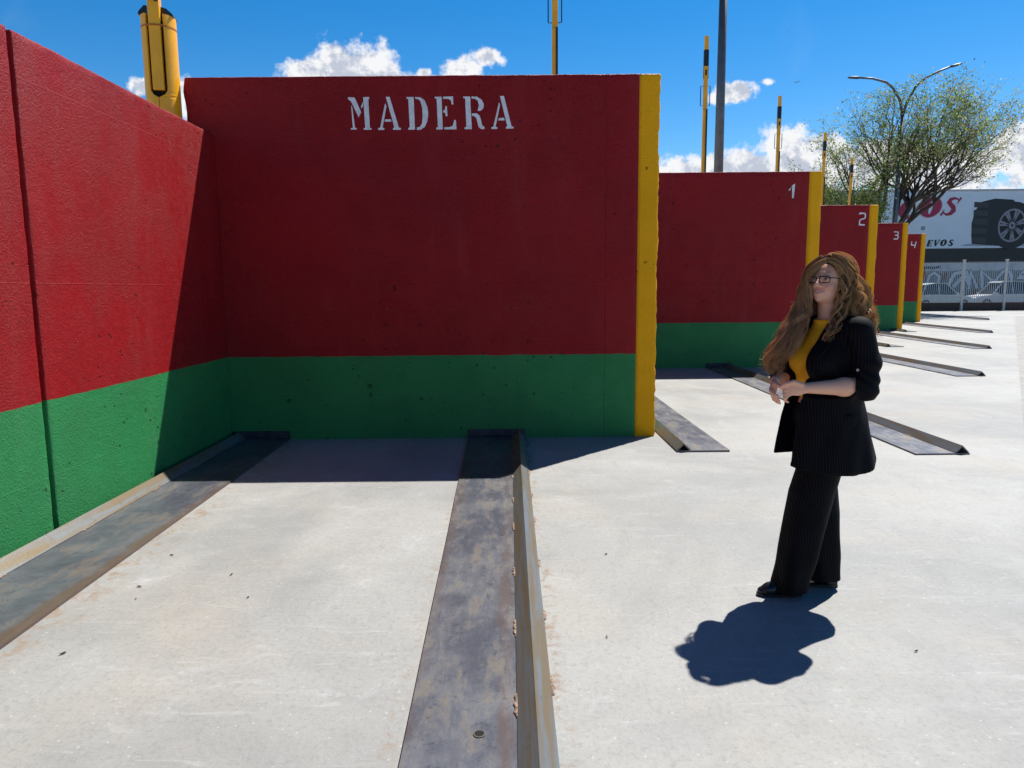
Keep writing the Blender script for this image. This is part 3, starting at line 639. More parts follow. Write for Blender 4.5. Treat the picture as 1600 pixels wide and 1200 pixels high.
    def sletter(cx, cz, s, m, d, k_):
        pts = [(.62, .62), (.45, .80), (.10, .90), (-.28, .76), (-.36, .48), (-.10, .20), (.22, -.06), (.34, -.40), (.12, -.74), (-.25, -.86), (-.60, -.70), (-.72, -.50)]
        wd = [.12, .16, .26, .40, .46, .50, .52, .50, .42, .26, .16, .12]
        bm = bmesh.new(); pp = [(cx+(x+.22*z)*s, cz+z*s*.94) for x, z in pts]; pl = stroke_poly(pp, [w_*s*k_ for w_ in wd]); n = len(pl)//2
        for i in range(n-1): prism(bm, [pl[i], pl[i+1], pl[2*n-2-i], pl[2*n-1-i]], fs, d-.01, d+.0004*i)
        for (a, b_) in (((.52, .30), (.74, .95)), ((-.62, -.30), (-.84, -.95))):
            q = stroke_poly([(cx+(a[0]+.22*a[1])*s, cz+a[1]*s*.94), (cx+(b_[0]+.22*b_[1])*s, cz+b_[1]*s*.94)], [.05*s, .22*s]); prism(bm, q, fs, d-.01, d+.006)
        return bobj('letter', finish(bm), m, S)
    sletter(36.42, 7.98, .80, M_cr, .022, .9)
    ringp('letter', M_cr, ell(32.9, 7.75, .8, .78, .22, 20, .9, 5.4), ell(32.92, 7.75, .22, .5, .22, 20, .9, 5.4), .02)
    ringp('trade_mark_sign', M_bk, ell(34.2, 6.25, .17, .17, 0), ell(34.2, 6.25, .13, .13, 0), .02)
    bm = bmesh.new()
    for s in ([(34.15, 6.17), (34.15, 6.34), (34.23, 6.33), (34.24, 6.27), (34.16, 6.25), (34.25, 6.17)],):
        pl = stroke_poly(s, .025); n = len(pl)//2
        for i in range(n-1): prism(bm, [pl[i], pl[i+1], pl[2*n-2-i], pl[2*n-1-i]], fs, .01, .02+.0003*i)
    bobj('trade_mark_sign', finish(bm), M_bk, S)
    def strokes(lst, x, z, sx_, sz_):
        bm = bmesh.new(); c_ = 0
        for pts, wd in lst:
            pp = [(x+(a+.25*b_)*sx_, z+b_*sz_) for a, b_ in pts]; pl = stroke_poly(pp, [w_*sx_ for w_ in wd] if isinstance(wd, list) else wd*sx_); n = len(pl)//2
            for i in range(n-1): prism(bm, [pl[i], pl[i+1], pl[2*n-2-i], pl[2*n-1-i]], fs, .008, .016+.0004*c_); c_ += 1
        bobj('letter', finish(bm), M_bk, S)
    strokes([([(.25, 0), (.25, 1)], .34), ([(.05, .97), (.8, .97)], .10), ([(.05, .03), (.8, .03)], .10), ([(.75, .72), (.80, 1)], .10), ([(.75, .28), (.8, 0)], .1), ([(.3, .5), (.62, .5)], .10), ([(.6, .33), (.62, .67)], .08)], 34.55, 4.78, .52, .50)
    strokes([([(.15, 1), (.42, 0)], .30), ([(.42, 0), (.82, 1)], .12), ([(0, .97), (.35, .97)], .08), ([(.6, .97), (.95, .97)], .08)], 35.10, 4.80, .52, .50)
    o_ = [(x, z) for x, z in ell(35.98, 5.06, .27, .27, .25)]; ringp('letter', M_bk, o_, ell(35.99, 5.06, .06, .19, .25), .022)
    strokes([([(.78, .75), (.55, .97), (.25, .88), (.22, .65), (.5, .48), (.70, .28), (.52, .04), (.2, .06), (.05, .28)], [.1, .14, .22, .26, .28, .26, .2, .14, .1])], 36.32, 4.80, .5, .50)
    # tyre picture (flat print)
    M_ty = simple('printed_tyre_rubber', (.022, .021, .024), .5); M_rm = simple('printed_alloy', (.30, .27, .31), .45, .1); M_dk = simple('printed_shadow', (.008, .008, .01), .5); M_gr = simple('printed_floor_shade', (.34, .36, .42), .5)
    pic = empty('tyre_picture', (0, 0, 0)); pic.parent = S
    def flat(name, m, pl, d):
        bm = bmesh.new(); prism(bm, pl, fs, .001, d); bobj(name, finish(bm), m, pic)
    flat('floor_shade', M_gr, [(37.4, 4.8), (47.4, 4.65), (47.4, 5.0), (42, 5.0), (38.0, 4.95)], .006)
    flat('tread', M_ty, [(38.35, 4.95), (38.25, 5.6), (38.2, 6.6), (38.4, 7.6), (38.9, 8.35), (40, 8.6), (41.5, 8.5), (42.5, 7.5), (42, 5), (40.8, 4.75)], .010)
    for zz in (5.0, 5.75, 6.5, 7.2, 7.85): 
        flat('tread_block', simple('printed_tread', (.05, .048, .052), .5), [(38.3, zz+.06), (39.5, zz), (39.5, zz+.42), (38.3, zz+.5)], .014)
    flat('sidewall', M_ty, ell(41.6, 6.42, 1.75, 1.92, .06), .018); flat('rim_well', M_dk, ell(41.55, 6.42, 1.12, 1.32, .06), .022)
    ro = ell(41.55, 6.42, 1.16, 1.36, .06); ri = ell(41.55, 6.42, 1.02, 1.21, .06)
    bm = bmesh.new(); A_ = [bm.verts.new(fs(p, .026)) for p in ro]; B_ = [bm.verts.new(fs(p, .026)) for p in ri]
    for j in range(28): bm.faces.new((A_[j], A_[(j+1) % 28], B_[(j+1) % 28], B_[j]))
    bobj('rim', finish(bm), M_rm, pic)
    for k_ in range(7):
        a = k_*2*math.pi/7+.3
        for o2 in (-.12, .12):
            c1 = (41.55+.2*math.cos(a), 6.42+.22*math.sin(a)); c2 = (41.55+1.08*math.cos(a+o2), 6.42+1.28*math.sin(a+o2))
            flat('spoke', M_rm, stroke_poly([c1, c2], [.14, .17]), .027+.0005*k_)
    flat('hub_cap', M_rm, ell(41.55, 6.42, .26, .3, 0), .034); flat('hub_centre', M_dk, ell(41.55, 6.42, .10, .12, 0), .037)
building()

# ------------------------------------------------------------------ parked cars behind the fence
def car(loc, rz, paint, label, L=4.3, H=1.5):
    c = empty('parked_car', loc, rz, label=label, cat='car', group='cars parked behind the fence')
    Mp = simple('car_paint', paint, .25, .1, var=.03); Mg = simple('car_glass', (.03, .05, .055), .08, 0, spec=.8); Mt = M_black; Mr = simple('wheel_alloy', (.4, .4, .42), .35, .7)
    lo = [(-L/2, .35), (-L/2+.03, .75), (-L/2+.25, .92), (-L*.28, .98), (L*.22, .95), (L*.42, .82), (L/2-.03, .68), (L/2, .35), (L/2-.1, .22), (-L/2+.1, .22)]
    bm = bmesh.new(); prism(bm, lo, lambda p, d: Vector((p[0], d, p[1])), -.86, .86); bmesh.ops.bevel(bm, geom=[e for e in bm.edges if abs(e.verts[0].co.y-e.verts[1].co.y) < .01], offset=.07, segments=2, affect='EDGES'); bobj('body', finish(bm), Mp, c, sm=False)
    cab = [(-L*.36, .97), (-L*.27, H-.06), (-L*.12, H), (L*.06, H-.03), (L*.22, .95)]
    bm = bmesh.new(); va = [bm.verts.new((x, -.80+(z-.95)*.28, z)) for x, z in cab]; vb = [bm.verts.new((x, .80-(z-.95)*.28, z)) for x, z in cab]
    for i in range(4): bm.faces.new((va[i], va[i+1], vb[i+1], vb[i]))
    bm.faces.new(va[::-1]); bm.faces.new(vb); bobj('cabin_glass', finish(bm), Mg, c)
    bm = bmesh.new(); rf = [(-L*.30, H-.10), (-L*.12, H+.012), (L*.06, H-.018), (L*.10, H-.09)]
    va = [bm.verts.new((x, -.66, z+.006)) for x, z in rf]; vb = [bm.verts.new((x, .66, z+.006)) for x, z in rf]
    for i in range(3): bm.faces.new((va[i], va[i+1], vb[i+1], vb[i]))
    e = bmesh.ops.extrude_face_region(bm, geom=list(bm.faces)); bmesh.ops.translate(bm, vec=(0, 0, .03), verts=[v for v in e['geom'] if isinstance(v, bmesh.types.BMVert)]); bobj('roof', finish(bm), Mp, c)
    for s in (-1, 1):
        for (xa, za, xb, zb) in ((-L*.36, .97, -L*.27, H-.06), (L*.06, H-.03, L*.22, .95), (-L*.08, .96, -L*.08, H)):
            bm = bmesh.new(); f_ = lambda x, z: (x, s*(.81-(z-.95)*.28), z); tube(bm, [f_(xa, za), f_(xb, zb)], .035, 6); bobj('pillar', bm, Mp, c)
        for xw in (-L*.3, L*.31):
            bm = bmesh.new(); tube(bm, [(xw, s*.70, .32), (xw, s*.88, .32)], .32, 24); wh = bobj('wheel', bm, Mt, c)
            bm = bmesh.new(); tube(bm, [(xw, s*.86, .32), (xw, s*.89, .32)], .2, 18); bobj('rim', bm, Mr, wh)
        bm = bmesh.new(); bx(bm, L/2-.16, L/2+.005, s*.68-.14, s*.68+.14, .60, .72, .02); bobj('headlight', bm, simple('lamp_glass', (.7, .7, .7), .1), c)
        bm = bmesh.new(); bx(bm, -L/2-.005, -L/2+.12, s*.70-.12, s*.70+.12, .68, .84, .02); bobj('tail_light', bm, simple('red_lamp', (.4, .01, .01), .2), c)
        bm = bmesh.new(); bx(bm, L*.17, L*.21, s*.95-.08, s*.95+.08, .95, 1.06, .02); bobj('mirror', bm, Mp, c)
    return c
car((29.3, 49.0, -.03), R(0), (.68, .76, .76), 'pale silver green car parked at the left behind the fence', 4.2, 1.70)
car((34.0, 49.6, -.03), R(180), (.62, .65, .70), 'pale grey car with dark windows parked between the two others behind the fence', 4.6, 1.80)
car((39.3, 50.4, -.03), R(0), (.45, .48, .52), 'light grey car parked at the right behind the fence', 4.3, 1.7)

# bird
bd = empty('bird', (11.65, 30, 9.72), rz=1.1, label='tiny dark bird gliding in the blue sky left of the tree', cat='bird')
bm = bmesh.new(); tube(bm, [(-.16, 0, 0), (-.08, 0, .01), (.02, 0, .015), (.12, 0, 0), (.2, 0, 0)], [.012, .04, .045, .03, .01], 8); bobj('body', bm, M_black, bd, sm=True)
for s in (-1, 1):
    bm = bmesh.new(); prism(bm, [(-.07, 0), (.06, 0), (.02, .28), (-.05, .3)], lambda p, d: Vector((p[0], s*(p[1]+.02), .02+p[1]*.25+d)), 0, .008); bobj('wing', finish(bm), M_black, bd)
bd.scale = (.42, .42, .42)

# debris on the slab
Mtw = simple('dry_leaf', (.07, .055, .035), .9)
DB = [(.55, 4.0), (-2.02, 4.05), (-1.98, 3.6), (-1.92, 3.45), (-1.55, 3.75), (-1.35, 3.45), (1.72, 2.85), (-1.95, 2.9), (3.3, 6.9), (.42, 3.0)]
wh_ = ['beside the left track edge', 'on the pale slab']
for i, (x, y) in enumerate(DB):
    bm = bmesh.new(); a = random.random()*3.14; L_ = random.uniform(.008, .018); w_ = L_*random.uniform(.12, .35)
    v = [bm.verts.new((L_*math.cos(t)*math.cos(a)-w_*math.sin(t)*math.sin(a), L_*math.cos(t)*math.sin(a)+w_*math.sin(t)*math.cos(a), .003+.006*abs(math.sin(t*1.5)))) for t in np.linspace(0, 2*math.pi, 8, endpoint=False)]
    c0 = bm.verts.new((0, 0, .009)); c1 = bm.verts.new((0, 0, .001))
    for j in range(8): bm.faces.new((v[j], v[(j+1) % 8], c0)); bm.faces.new((v[(j+1) % 8], v[j], c1))
    o = bobj('dry_leaf', bm, Mtw); o.location = (x, y, 0); meta(o, 'tiny dark dry leaf scrap lying on the pale concrete slab', 'leaf', 'dry leaf scraps on the slab')
#PERSON
# ------------------------------------------------------------------ person (signed distance shapes -> one continuous surface)
class Field:
    def __init__(s, lo, hi, h):
        s.lo = np.array(lo, 'f'); s.h = h; s.n = np.ceil((np.array(hi)-s.lo)/h).astype(int)+1
        s.ax = [s.lo[i]+h*np.arange(s.n[i], dtype='f') for i in range(3)]; s.D = np.full(s.n, 1.0, 'f')
    def box(s, lo, hi):
        i0 = np.clip(np.floor((np.array(lo)-s.lo)/s.h).astype(int), 0, s.n-1); i1 = np.clip(np.ceil((np.array(hi)-s.lo)/s.h).astype(int)+1, 1, s.n)
        return tuple(slice(a, b) for a, b in zip(i0, i1))
    def grid(s, sl): return np.meshgrid(*[s.ax[i][sl[i]] for i in range(3)], indexing='ij', sparse=True)
    def blend(s, sl, d, k, op='add'):
        A = s.D[sl]
        if op == 'add':
            if k > 0:
                h = np.clip(.5+.5*(A-d)/k, 0, 1); s.D[sl] = A*(1-h)+d*h-k*h*(1-h)
            else: s.D[sl] = np.minimum(A, d)
        else:
            h = np.clip(.5-.5*(A+d)/k, 0, 1); s.D[sl] = A*(1-h)+(-d)*h+k*h*(1-h)
    def cone(s, a, b, r1, r2, k=.01, op='add', sq=None):
        a = np.array(a, 'f'); b = np.array(b, 'f'); m = max(r1, r2)+k*2+.02
        sl = s.box(np.minimum(a, b)-m, np.maximum(a, b)+m); X, Y, Z = s.grid(sl)
        d = b-a; L = float(d@d)+1e-12
        t = np.clip(((X-a[0])*d[0]+(Y-a[1])*d[1]+(Z-a[2])*d[2])/L, 0, 1)
        q = np.sqrt((X-a[0]-t*d[0])**2+(Y-a[1]-t*d[1])**2+(Z-a[2]-t*d[2])**2)-(r1+(r2-r1)*t)
        s.blend(sl, q.astype('f'), k, op)
    def ell(s, c, r, M=None, k=.01, op='add'):
        """ellipsoid, axes = rows of M"""
        c = np.array(c, 'f'); r = np.array(r, 'f'); m = r.max()+2*k+.02; sl = s.box(c-m, c+m); X, Y, Z = s.grid(sl)
        M = np.eye(3) if M is None else np.array(M)
        P = [(X-c[0])*M[i][0]+(Y-c[1])*M[i][1]+(Z-c[2])*M[i][2] for i in range(3)]
        k0 = np.sqrt(sum((P[i]/r[i])**2 for i in range(3))); k1 = np.sqrt(sum((P[i]/r[i]**2)**2 for i in range(3)))+1e-9
        s.blend(sl, (k0*(k0-1)/k1).astype('f'), k, op)
    def chain(s, pts, rad, k=.006):
        for i in range(len(pts)-1): s.cone(pts[i], pts[i+1], rad[i], rad[i+1], k)
    def mesh(s):
        D = s.D; n = D.shape; neg = D < 0
        c = np.zeros(tuple(x-1 for x in n), bool); cnt = None
        corners = [neg[i:n[0]-1+i, j:n[1]-1+j, k:n[2]-1+k] for i in (0, 1) for j in (0, 1) for k in (0, 1)]
        ssum = sum(x.astype(np.int8) for x in corners); act = (ssum > 0) & (ssum < 8)
        idx = np.argwhere(act); vid = np.full(act.shape, -1, np.int64); vid[act] = np.arange(len(idx))
        acc = np.zeros((len(idx), 3)); ct = np.zeros(len(idx))
        off = [(i, j, k) for i in (0, 1) for j in (0, 1) for k in (0, 1)]
        for a in range(8):
            for ax in range(3):
                if off[a][ax] == 1: continue
                o1 = np.array(off[a]); o2 = o1.copy(); o2[ax] = 1
                p1 = idx+o1; p2 = idx+o2; d1 = D[tuple(p1.T)]; d2 = D[tuple(p2.T)]; m = (d1 < 0) != (d2 < 0)
                t = np.where(m, d1/(d1-d2+1e-20), 0); pt = p1.astype(float); pt[:, ax] += t
                acc[m] += pt[m]; ct[m] += 1
        V = acc/ct[:, None]*s.h+s.lo
        F = []
        for ax in range(3):
            b, c_ = (ax+1) % 3, (ax+2) % 3
            sl1 = [slice(1, -1)]*3; sl2 = [slice(1, -1)]*3; sl1[ax] = slice(0, -1); sl2[ax] = slice(1, None)
            A = neg[tuple(sl1)]; B = neg[tuple(sl2)]
            for flip, m in ((0, A & ~B), (1, ~A & B)):
                e = np.argwhere(m)
                if not len(e): continue
                e = e+np.array([0 if i == ax else 1 for i in range(3)])
                ub = np.zeros(3, int); ub[b] = 1; uc = np.zeros(3, int); uc[c_] = 1
                q = np.stack([vid[tuple((e-ub-uc).T)], vid[tuple((e-uc).T)], vid[tuple(e.T)], vid[tuple((e-ub).T)]], 1)
                if flip: q = q[:, ::-1]
                F.append(q)
        F = np.concatenate(F); F = F[(F >= 0).all(1)]
        return V, F
def sdf_obj(name, fld, m, parent, smooth_it=4, col=None, **k):
    V, F = fld.mesh()
    # taubin-like smoothing
    E = np.concatenate([F[:, [0, 1]], F[:, [1, 2]], F[:, [2, 3]], F[:, [3, 0]]]); E = np.concatenate([E, E[:, ::-1]])
    deg = np.bincount(E[:, 0], minlength=len(V))[:, None]+1e-9
    for it in range(smooth_it):
        S = np.zeros_like(V)
        for a in range(3): S[:, a] = np.bincount(E[:, 0], weights=V[E[:, 1], a], minlength=len(V))
        V = V+(S/deg-V)*(.5 if it % 2 == 0 else -.52)
    me = bpy.data.meshes.new(name); me.vertices.add(len(V)); me.vertices.foreach_set('co', V.astype('f').ravel())
    me.loops.add(len(F)*4); me.loops.foreach_set('vertex_index', F.astype(np.int32).ravel()); me.polygons.add(len(F))
    me.polygons.foreach_set('loop_start', np.arange(0, len(F)*4, 4, dtype=np.int32)); me.polygons.foreach_set('loop_total', np.full(len(F), 4, np.int32)) if False else None
    me.polygons.foreach_set('use_smooth', np.ones(len(F), bool)); me.update(calc_edges=True); me.validate()
    if col is not None:
        C = col(V); ca = me.color_attributes.new('col', 'FLOAT_COLOR', 'POINT'); ca.data.foreach_set('color', np.c_[C, np.ones(len(C))].astype('f').ravel())
    me.materials.append(m); o = bpy.data.objects.new(name, me); COL.objects.link(o); o.parent = parent
    return meta(o, **k)

BASE = Vector((1.5, 3.5, 0)); vdir = Vector((1.5, 3.5, 0)).normalized()
PER = empty('person', BASE, math.atan2(-vdir.x, vdir.y), label='woman with long wavy hair and glasses in a black pinstripe suit over a mustard top', cat='person')
# local frame: x to the right as the photo sees her, y away, z up
fT = np.array([-.77, -.64, 0.]); sT = np.array([.64, -.77, 0.])      # torso facing, and her left
hF = np.array([-.50, -.86, .10]); hF /= np.linalg.norm(hF); hL = np.cross([0, 0, 1.], hF)*-1; hL = np.array([-hF[1]*-1*-1, hF[0], 0.])
hL = np.array([.86, -.50, 0.]); hL /= np.linalg.norm(hL); hU = np.cross(hL, hF)*1.0
if hU[2] < 0: hU = -hU
hU = hU/np.linalg.norm(hU)+np.array([.035, 0, 0]); hU /= np.linalg.norm(hU)
HC = np.array([.052, -.005, 1.573])
def hp(x, y, z): return HC+hL*x+hF*y+hU*z            # head frame: x her left, y forward, z up
HM = [hL, hF, hU]
# ---- skin material
def skin_mat():
    m, t, b = mat('skin', (.5, .3, .22), .48)
    at = N(t, 'ShaderNodeAttribute'); at.attribute_name = 'col'; t.links.new(at.outputs['Color'], b.inputs['Base Color'])
    b.inputs['Subsurface Weight'].default_value = .12; b.inputs['Subsurface Radius'].default_value = (.9, .35, .2); b.inputs['Subsurface Scale'].default_value = .012
    return m
M_skin = skin_mat()
B = Field((-.26, -.36, .0), (.34, .30, 1.74), .0034)
# legs and trunk (under the clothes)
B.cone((.115, -.045, .90), (.03, -.075, .50), .078, .050, .02); B.cone((.03, -.075, .50), (-.055, -.10, .09), .050, .032, .02)
B.cone((.045, .085, .90), (.060, .075, .48), .078, .050, .02); B.cone((.060, .075, .48), (.10, .085, .09), .050, .032, .02)
B.cone((-.055, -.10, .06), (-.15, -.135, .03), .030, .020, .01); B.cone((.10, .085, .06), (.01, .05, .03), .030, .020, .01)
TM = [sT, fT, np.array([0, 0, 1.])]
def tp(s, f, z, c=(.07, .0)): return np.array([c[0], c[1], 0])+sT*s+fT*f+np.array([0, 0, z])
B.ell(tp(0, 0, .93), (.165, .125, .13), TM, .04); B.ell(tp(0, 0, 1.05), (.135, .105, .14), TM, .04); B.ell(tp(0, 0, 1.22), (.150, .112, .17), TM, .04)
B.cone(tp(-.13, .0, 1.355), tp(.13, .0, 1.355), .045, .045, .03)
# neck and throat
B.cone(tp(0, .005, 1.36), hp(0, -.02, -.07), .054, .050, .03)
# left arm
SH = np.array([.190, -.125, 1.350]); EL = np.array([.222, -.135, 1.085]); WR = np.array([-.022, -.262, 1.083])
B.cone(SH, EL, .045, .042, .02); B.cone(EL, EL+(WR-EL)*.35, .046, .041, .02); B.cone(EL+(WR-EL)*.35, WR, .041, .0245, .02)
# right arm
SR = np.array([-.06, .135, 1.345]); ER = np.array([-.125, .06, 1.10]); WR2 = np.array([-.168, -.165, 1.098])
B.cone(SR, ER, .044, .040, .02); B.cone(ER, WR2, .040, .024, .02)
# hands: palm, four fingers and thumb each
pl = np.array([-.060, -.279, 1.080]); pm = np.array([[.94, .33, 0], [0, 0, 1], [.33, -.94, 0]])
B.ell(pl, (.040, .033, .0155), pm, .012)
for i in range(4):
    k0 = np.array([-.083-.003*i, -.290, 1.101-.0155*i]); k1 = k0+np.array([-.030+.003*i, -.004, -.012-.002*i]); k2 = k1+np.array([-.010+.003*i, .016, -.015]); k3 = k2+np.array([.004+.003*i, .013, -.009])
    rr_ = (.0088, .0086, .0082, .0075)[i]; B.cone(pl+np.array([-.005, 0, .018-.012*i]), k0, .0105, rr_+.001, .006); B.chain([k0, k1, k2, k3], [rr_+.0008, rr_, rr_-.001, rr_-.0022], .003)
B.chain([np.array([-.045, -.283, 1.100]), np.array([-.080, -.300, 1.113]), np.array([-.110, -.304, 1.104]), np.array([-.130, -.298, 1.092])], [.012, .0105, .0095, .0075], .005)
pl2 = np.array([-.170, -.205, 1.072]); B.ell(pl2, (.014, .034, .037), [[.94, .33, 0], [-.33, .94, 0], [0, 0, 1]], .012)
for i in range(4):
    k0 = np.array([-.180+.004*i, -.222+.004*i, 1.066-.0125*i]); k1 = k0+np.array([.002, -.027, -.010]); k2 = k1+np.array([.017, -.012, -.011]); k3 = k2+np.array([.013, .001, -.006])
    rr_ = (.0086, .0086, .0082, .0074)[i]; B.cone(pl2+np.array([-.003, -.006, .012-.010*i]), k0, .0105, rr_+.001, .005); B.chain([k0, k1, k2, k3], [rr_+.0006, rr_, rr_-.001, rr_-.0022], .003)
B.chain([np.array([-.165, -.215, 1.090]), np.array([-.158, -.250, 1.096]), np.array([-.144, -.276, 1.090]), np.array([-.132, -.288, 1.082])], [.012, .0105, .0095, .0075], .005)
# head
B.ell(hp(0, -.022, .030), (.072, .090, .080), HM, .02); B.ell(hp(0, .018, -.012), (.062, .066, .088), HM, .02)
B.ell(hp(0, .030, -.070), (.046, .046, .034), HM, .022); B.ell(hp(0, .066, -.088), (.017, .015, .014), HM, .016)
B.cone(hp(-.030, .066, .024), hp(.030, .066, .024), .011, .011, .016)
for s_ in (-1, 1):
    B.ell(hp(s_*.032, .092, .004), (.019, .014, .013), HM, .010, 'sub')
    B.ell(hp(s_*.034, .056, -.030), (.024, .022, .022), HM, .014)
    B.ell(hp(s_*.032, .0735, .003), (.0155, .0125, .0115), HM, .003)
    B.ell(hp(s_*.074, -.01, -.010), (.008, .018, .030), HM, .006)
    B.ell(hp(s_*.011, .092, -.030), (.0085, .009, .0075), HM, .005)
B.cone(hp(0, .080, .012), hp(0, .104, -.022), .0075, .0095, .009); B.ell(hp(0, .105, -.025), (.0105, .010, .009), HM, .004)
B.ell(hp(0, .072, -.058), (.026, .018, .017), HM, .012)
for a0, a1, zz, yy, r_ in ((-.025, .025, -.0540, .0860, .0036), (-.022, .022, -.0660, .0850, .0046)):
    B.cone(hp(a0, yy-.012, zz+.0075), hp(0, yy, zz), r_*.7, r_, .004); B.cone(hp(a1, yy-.012, zz+.0075), hp(0, yy, zz), r_*.7, r_, .004)
B.cone(hp(-.027, .074, -.0500), hp(0, .0920, -.0600), .0018, .0030, .002, 'sub'); B.cone(hp(.027, .074, -.0500), hp(0, .0920, -.0600), .0018, .0030, .002, 'sub')
def skincol(V):
    P = V-HC; x = P@hL; y = P@hF; z = P@hU
    c = np.tile(np.array([.77, .41, .285]), (len(V), 1)); n = np.random.default_rng(3).normal(0, .012, len(V))[:, None]; c = c*(1+n)
    head = (V[:, 2] > 1.44)
    def mixin(w_, col): 
        nonlocal c; w_ = np.clip(w_, 0, 1)[:, None]; c = c*(1-w_)+np.array(col)*w_
    chk = np.exp(-(((np.abs(x)-.040)/.020)**2+((z+.032)/.018)**2))*(y > .03)*head; mixin(chk*.5, (.56, .22, .17))
    nose = np.exp(-((x/.012)**2+((z+.026)/.012)**2))*(y > .085)*head; mixin(nose*.4, (.56, .24, .18))
    lip = np.exp(-((x/.026)**4+((z+.0600-.0075*(x/.022)**2)/.0085)**4))*(y > .060)*head; mixin(lip*.85, (.46, .14, .13))
    mouth = np.exp(-((x/.021)**4+((z+.0595-.0075*(x/.022)**2)/.0030)**4))*(y > .060)*head; mixin(mouth*.9, (.62, .50, .46))
    brow = np.exp(-(((np.abs(x)-.032)/.018)**4+((z-.0235+.12*(np.abs(x)-.030)**1)/.0035)**2))*(y > .05)*head; mixin(brow*.45, (.13, .07, .04))
    lid = np.exp(-(((np.abs(x)-.032)/.015)**4+((z-.0075)/.0026)**2))*(y > .06)*head; mixin(lid*.85, (.05, .03, .025))
    low = np.exp(-(((np.abs(x)-.032)/.014)**4+((z+.0015)/.0018)**2))*(y > .06)*head; mixin(low*.5, (.2, .1, .08))
    iris = np.exp(-(((np.abs(x)-.032)/.0052)**4+((z-.0025)/.0045)**4))*(y > .07)*head; mixin(iris, (.04, .025, .02))
    sc_ = np.exp(-(((np.abs(x)-.032)/.0125)**4+((z-.002)/.0032)**4))*(y > .07)*head*(1-iris); mixin(sc_*.7, (.55, .50, .47))
    return c
sdf_obj('body', B, M_skin, PER, 4, skincol)
# ---- cloth materials
def suit_mat(name, axis, step=.0125):
    m, t, b = mat(name, (.006, .006, .010), .75, spec=.25)
    p = N(t, 'ShaderNodeTexCoord').outputs['Object']; g = N(t, 'ShaderNodeSeparateXYZ')
    d = N(t, 'ShaderNodeVectorMath', operation='DOT_PRODUCT'); t.links.new(p, d.inputs[0]); d.inputs[1].default_value = axis
    wob = M_(t, 'MULTIPLY', M_(t, 'SUBTRACT', nz(t, p, 3.5, 3), .5), .02)
    fr = M_(t, 'ABSOLUTE', M_(t, 'SUBTRACT', M_(t, 'FRACT', M_(t, 'DIVIDE', M_(t, 'ADD', d.outputs['Value'], wob), step)), .5))
    ln = smooth(t, fr, .04, .12, 1, 0); ln = M_(t, 'MULTIPLY', ln, smooth(t, nz(t, p, 12, 2), .3, .6, .3, 1))
    t.links.new(mixc(t, ln, (.0022, .0022, .0040), (.016, .015, .021)), b.inputs['Base Color'])
    b.inputs['Specular IOR Level'].default_value = .12
    bump(t, b, nz(t, p, 700, 2, .5), .0006)
    return m
M_suit = suit_mat('black_pinstripe_cloth', (.93, .37, .02)); M_trs = suit_mat('black_pinstripe_trouser_cloth', (.95, .20, .16), .0135)
M_top = simple('mustard_knit', (.96, .42, .010), .8, var=.05, sc=60, bmp=.0006)
def fabric(P, f, amp): return None
# ---- mustard top
T_ = Field((-.22, -.24, .96), (.32, .22, 1.44), .0045)
T_.ell(tp(0, 0, 1.05), (.150, .118, .14), TM, .04); T_.ell(tp(0, .0, 1.22), (.163, .125, .17), TM, .04); T_.cone(tp(-.12, .0, 1.345), tp(.12, .0, 1.345), .054, .054, .03)
T_.ell(tp(-.072, .098, 1.195), (.072, .070, .075), TM, .03); T_.ell(tp(.072, .098, 1.195), (.072, .070, .075), TM, .03); T_.ell(tp(0, .06, 1.10), (.12, .085, .10), TM, .03)
T_.cone(tp(0, .01, 1.36), tp(0, .03, 1.43), .066, .060, .02)
X, Y, Z = T_.grid((slice(None),)*3); ff = (X-.07)*fT[0]+Y*fT[1]; ss = (X-.07)*sT[0]+Y*sT[1]
wr = .0022*np.sin(70*(Z+.5*ss)+3*np.sin(9*ss+14*Z))*np.exp(-((Z-1.10)/.09)**2); T_.D += wr.astype('f')
T_.D = np.maximum(T_.D, np.maximum(.992+.10*ss-Z+0*X, Z-(1.398-.10*ff)).astype('f'))
sdf_obj('top', T_, M_top, PER, 2)
# ---- blazer
J = Field((-.30, -.30, .62), (.40, .34, 1.46), .0045); X, Y, Z = J.grid((slice(None),)*3)
J.ell(tp(0, 0, 1.05), (.166, .135, .16), TM, .05); J.ell(tp(0, -.005, 1.22), (.178, .140, .175), TM, .04)
J.ell(tp(-.072, .094, 1.185), (.080, .080, .085), TM, .04); J.ell(tp(.072, .094, 1.185), (.080, .080, .085), TM, .04)
J.cone(tp(-.125, .0, 1.350), tp(.125, .0, 1.350), .062, .062, .03)
J.cone(tp(0, -.02, 1.36), tp(0, -.03, 1.425), .075, .066, .02)
# skirt of the blazer: elliptical flare from waist to hem
cx = .072+.012*(1.0-Z); cy = .01+.0*Z; S1 = (X-cx)*sT[0]+(Y-cy)*sT[1]; F1 = (X-cx)*fT[0]+(Y-cy)*fT[1]
tt = np.clip((1.10-Z)/.42, 0, 1); hs = .158+.062*tt; hf = np.where(F1 > 0, .180+.072*tt**.6, .130+.125*tt**1.1)
ang = np.arctan2(F1, S1); q = np.sqrt((S1/hs)**2+(F1/hf)**2); d = (q-1)*np.minimum(hs, hf)+.004*tt*np.sin(ang*7+2.0)+.003*tt*np.sin(ang*12+Z*14)
d = np.maximum(d, Z-1.10); J.blend((slice(None),)*3, d.astype('f'), .05)
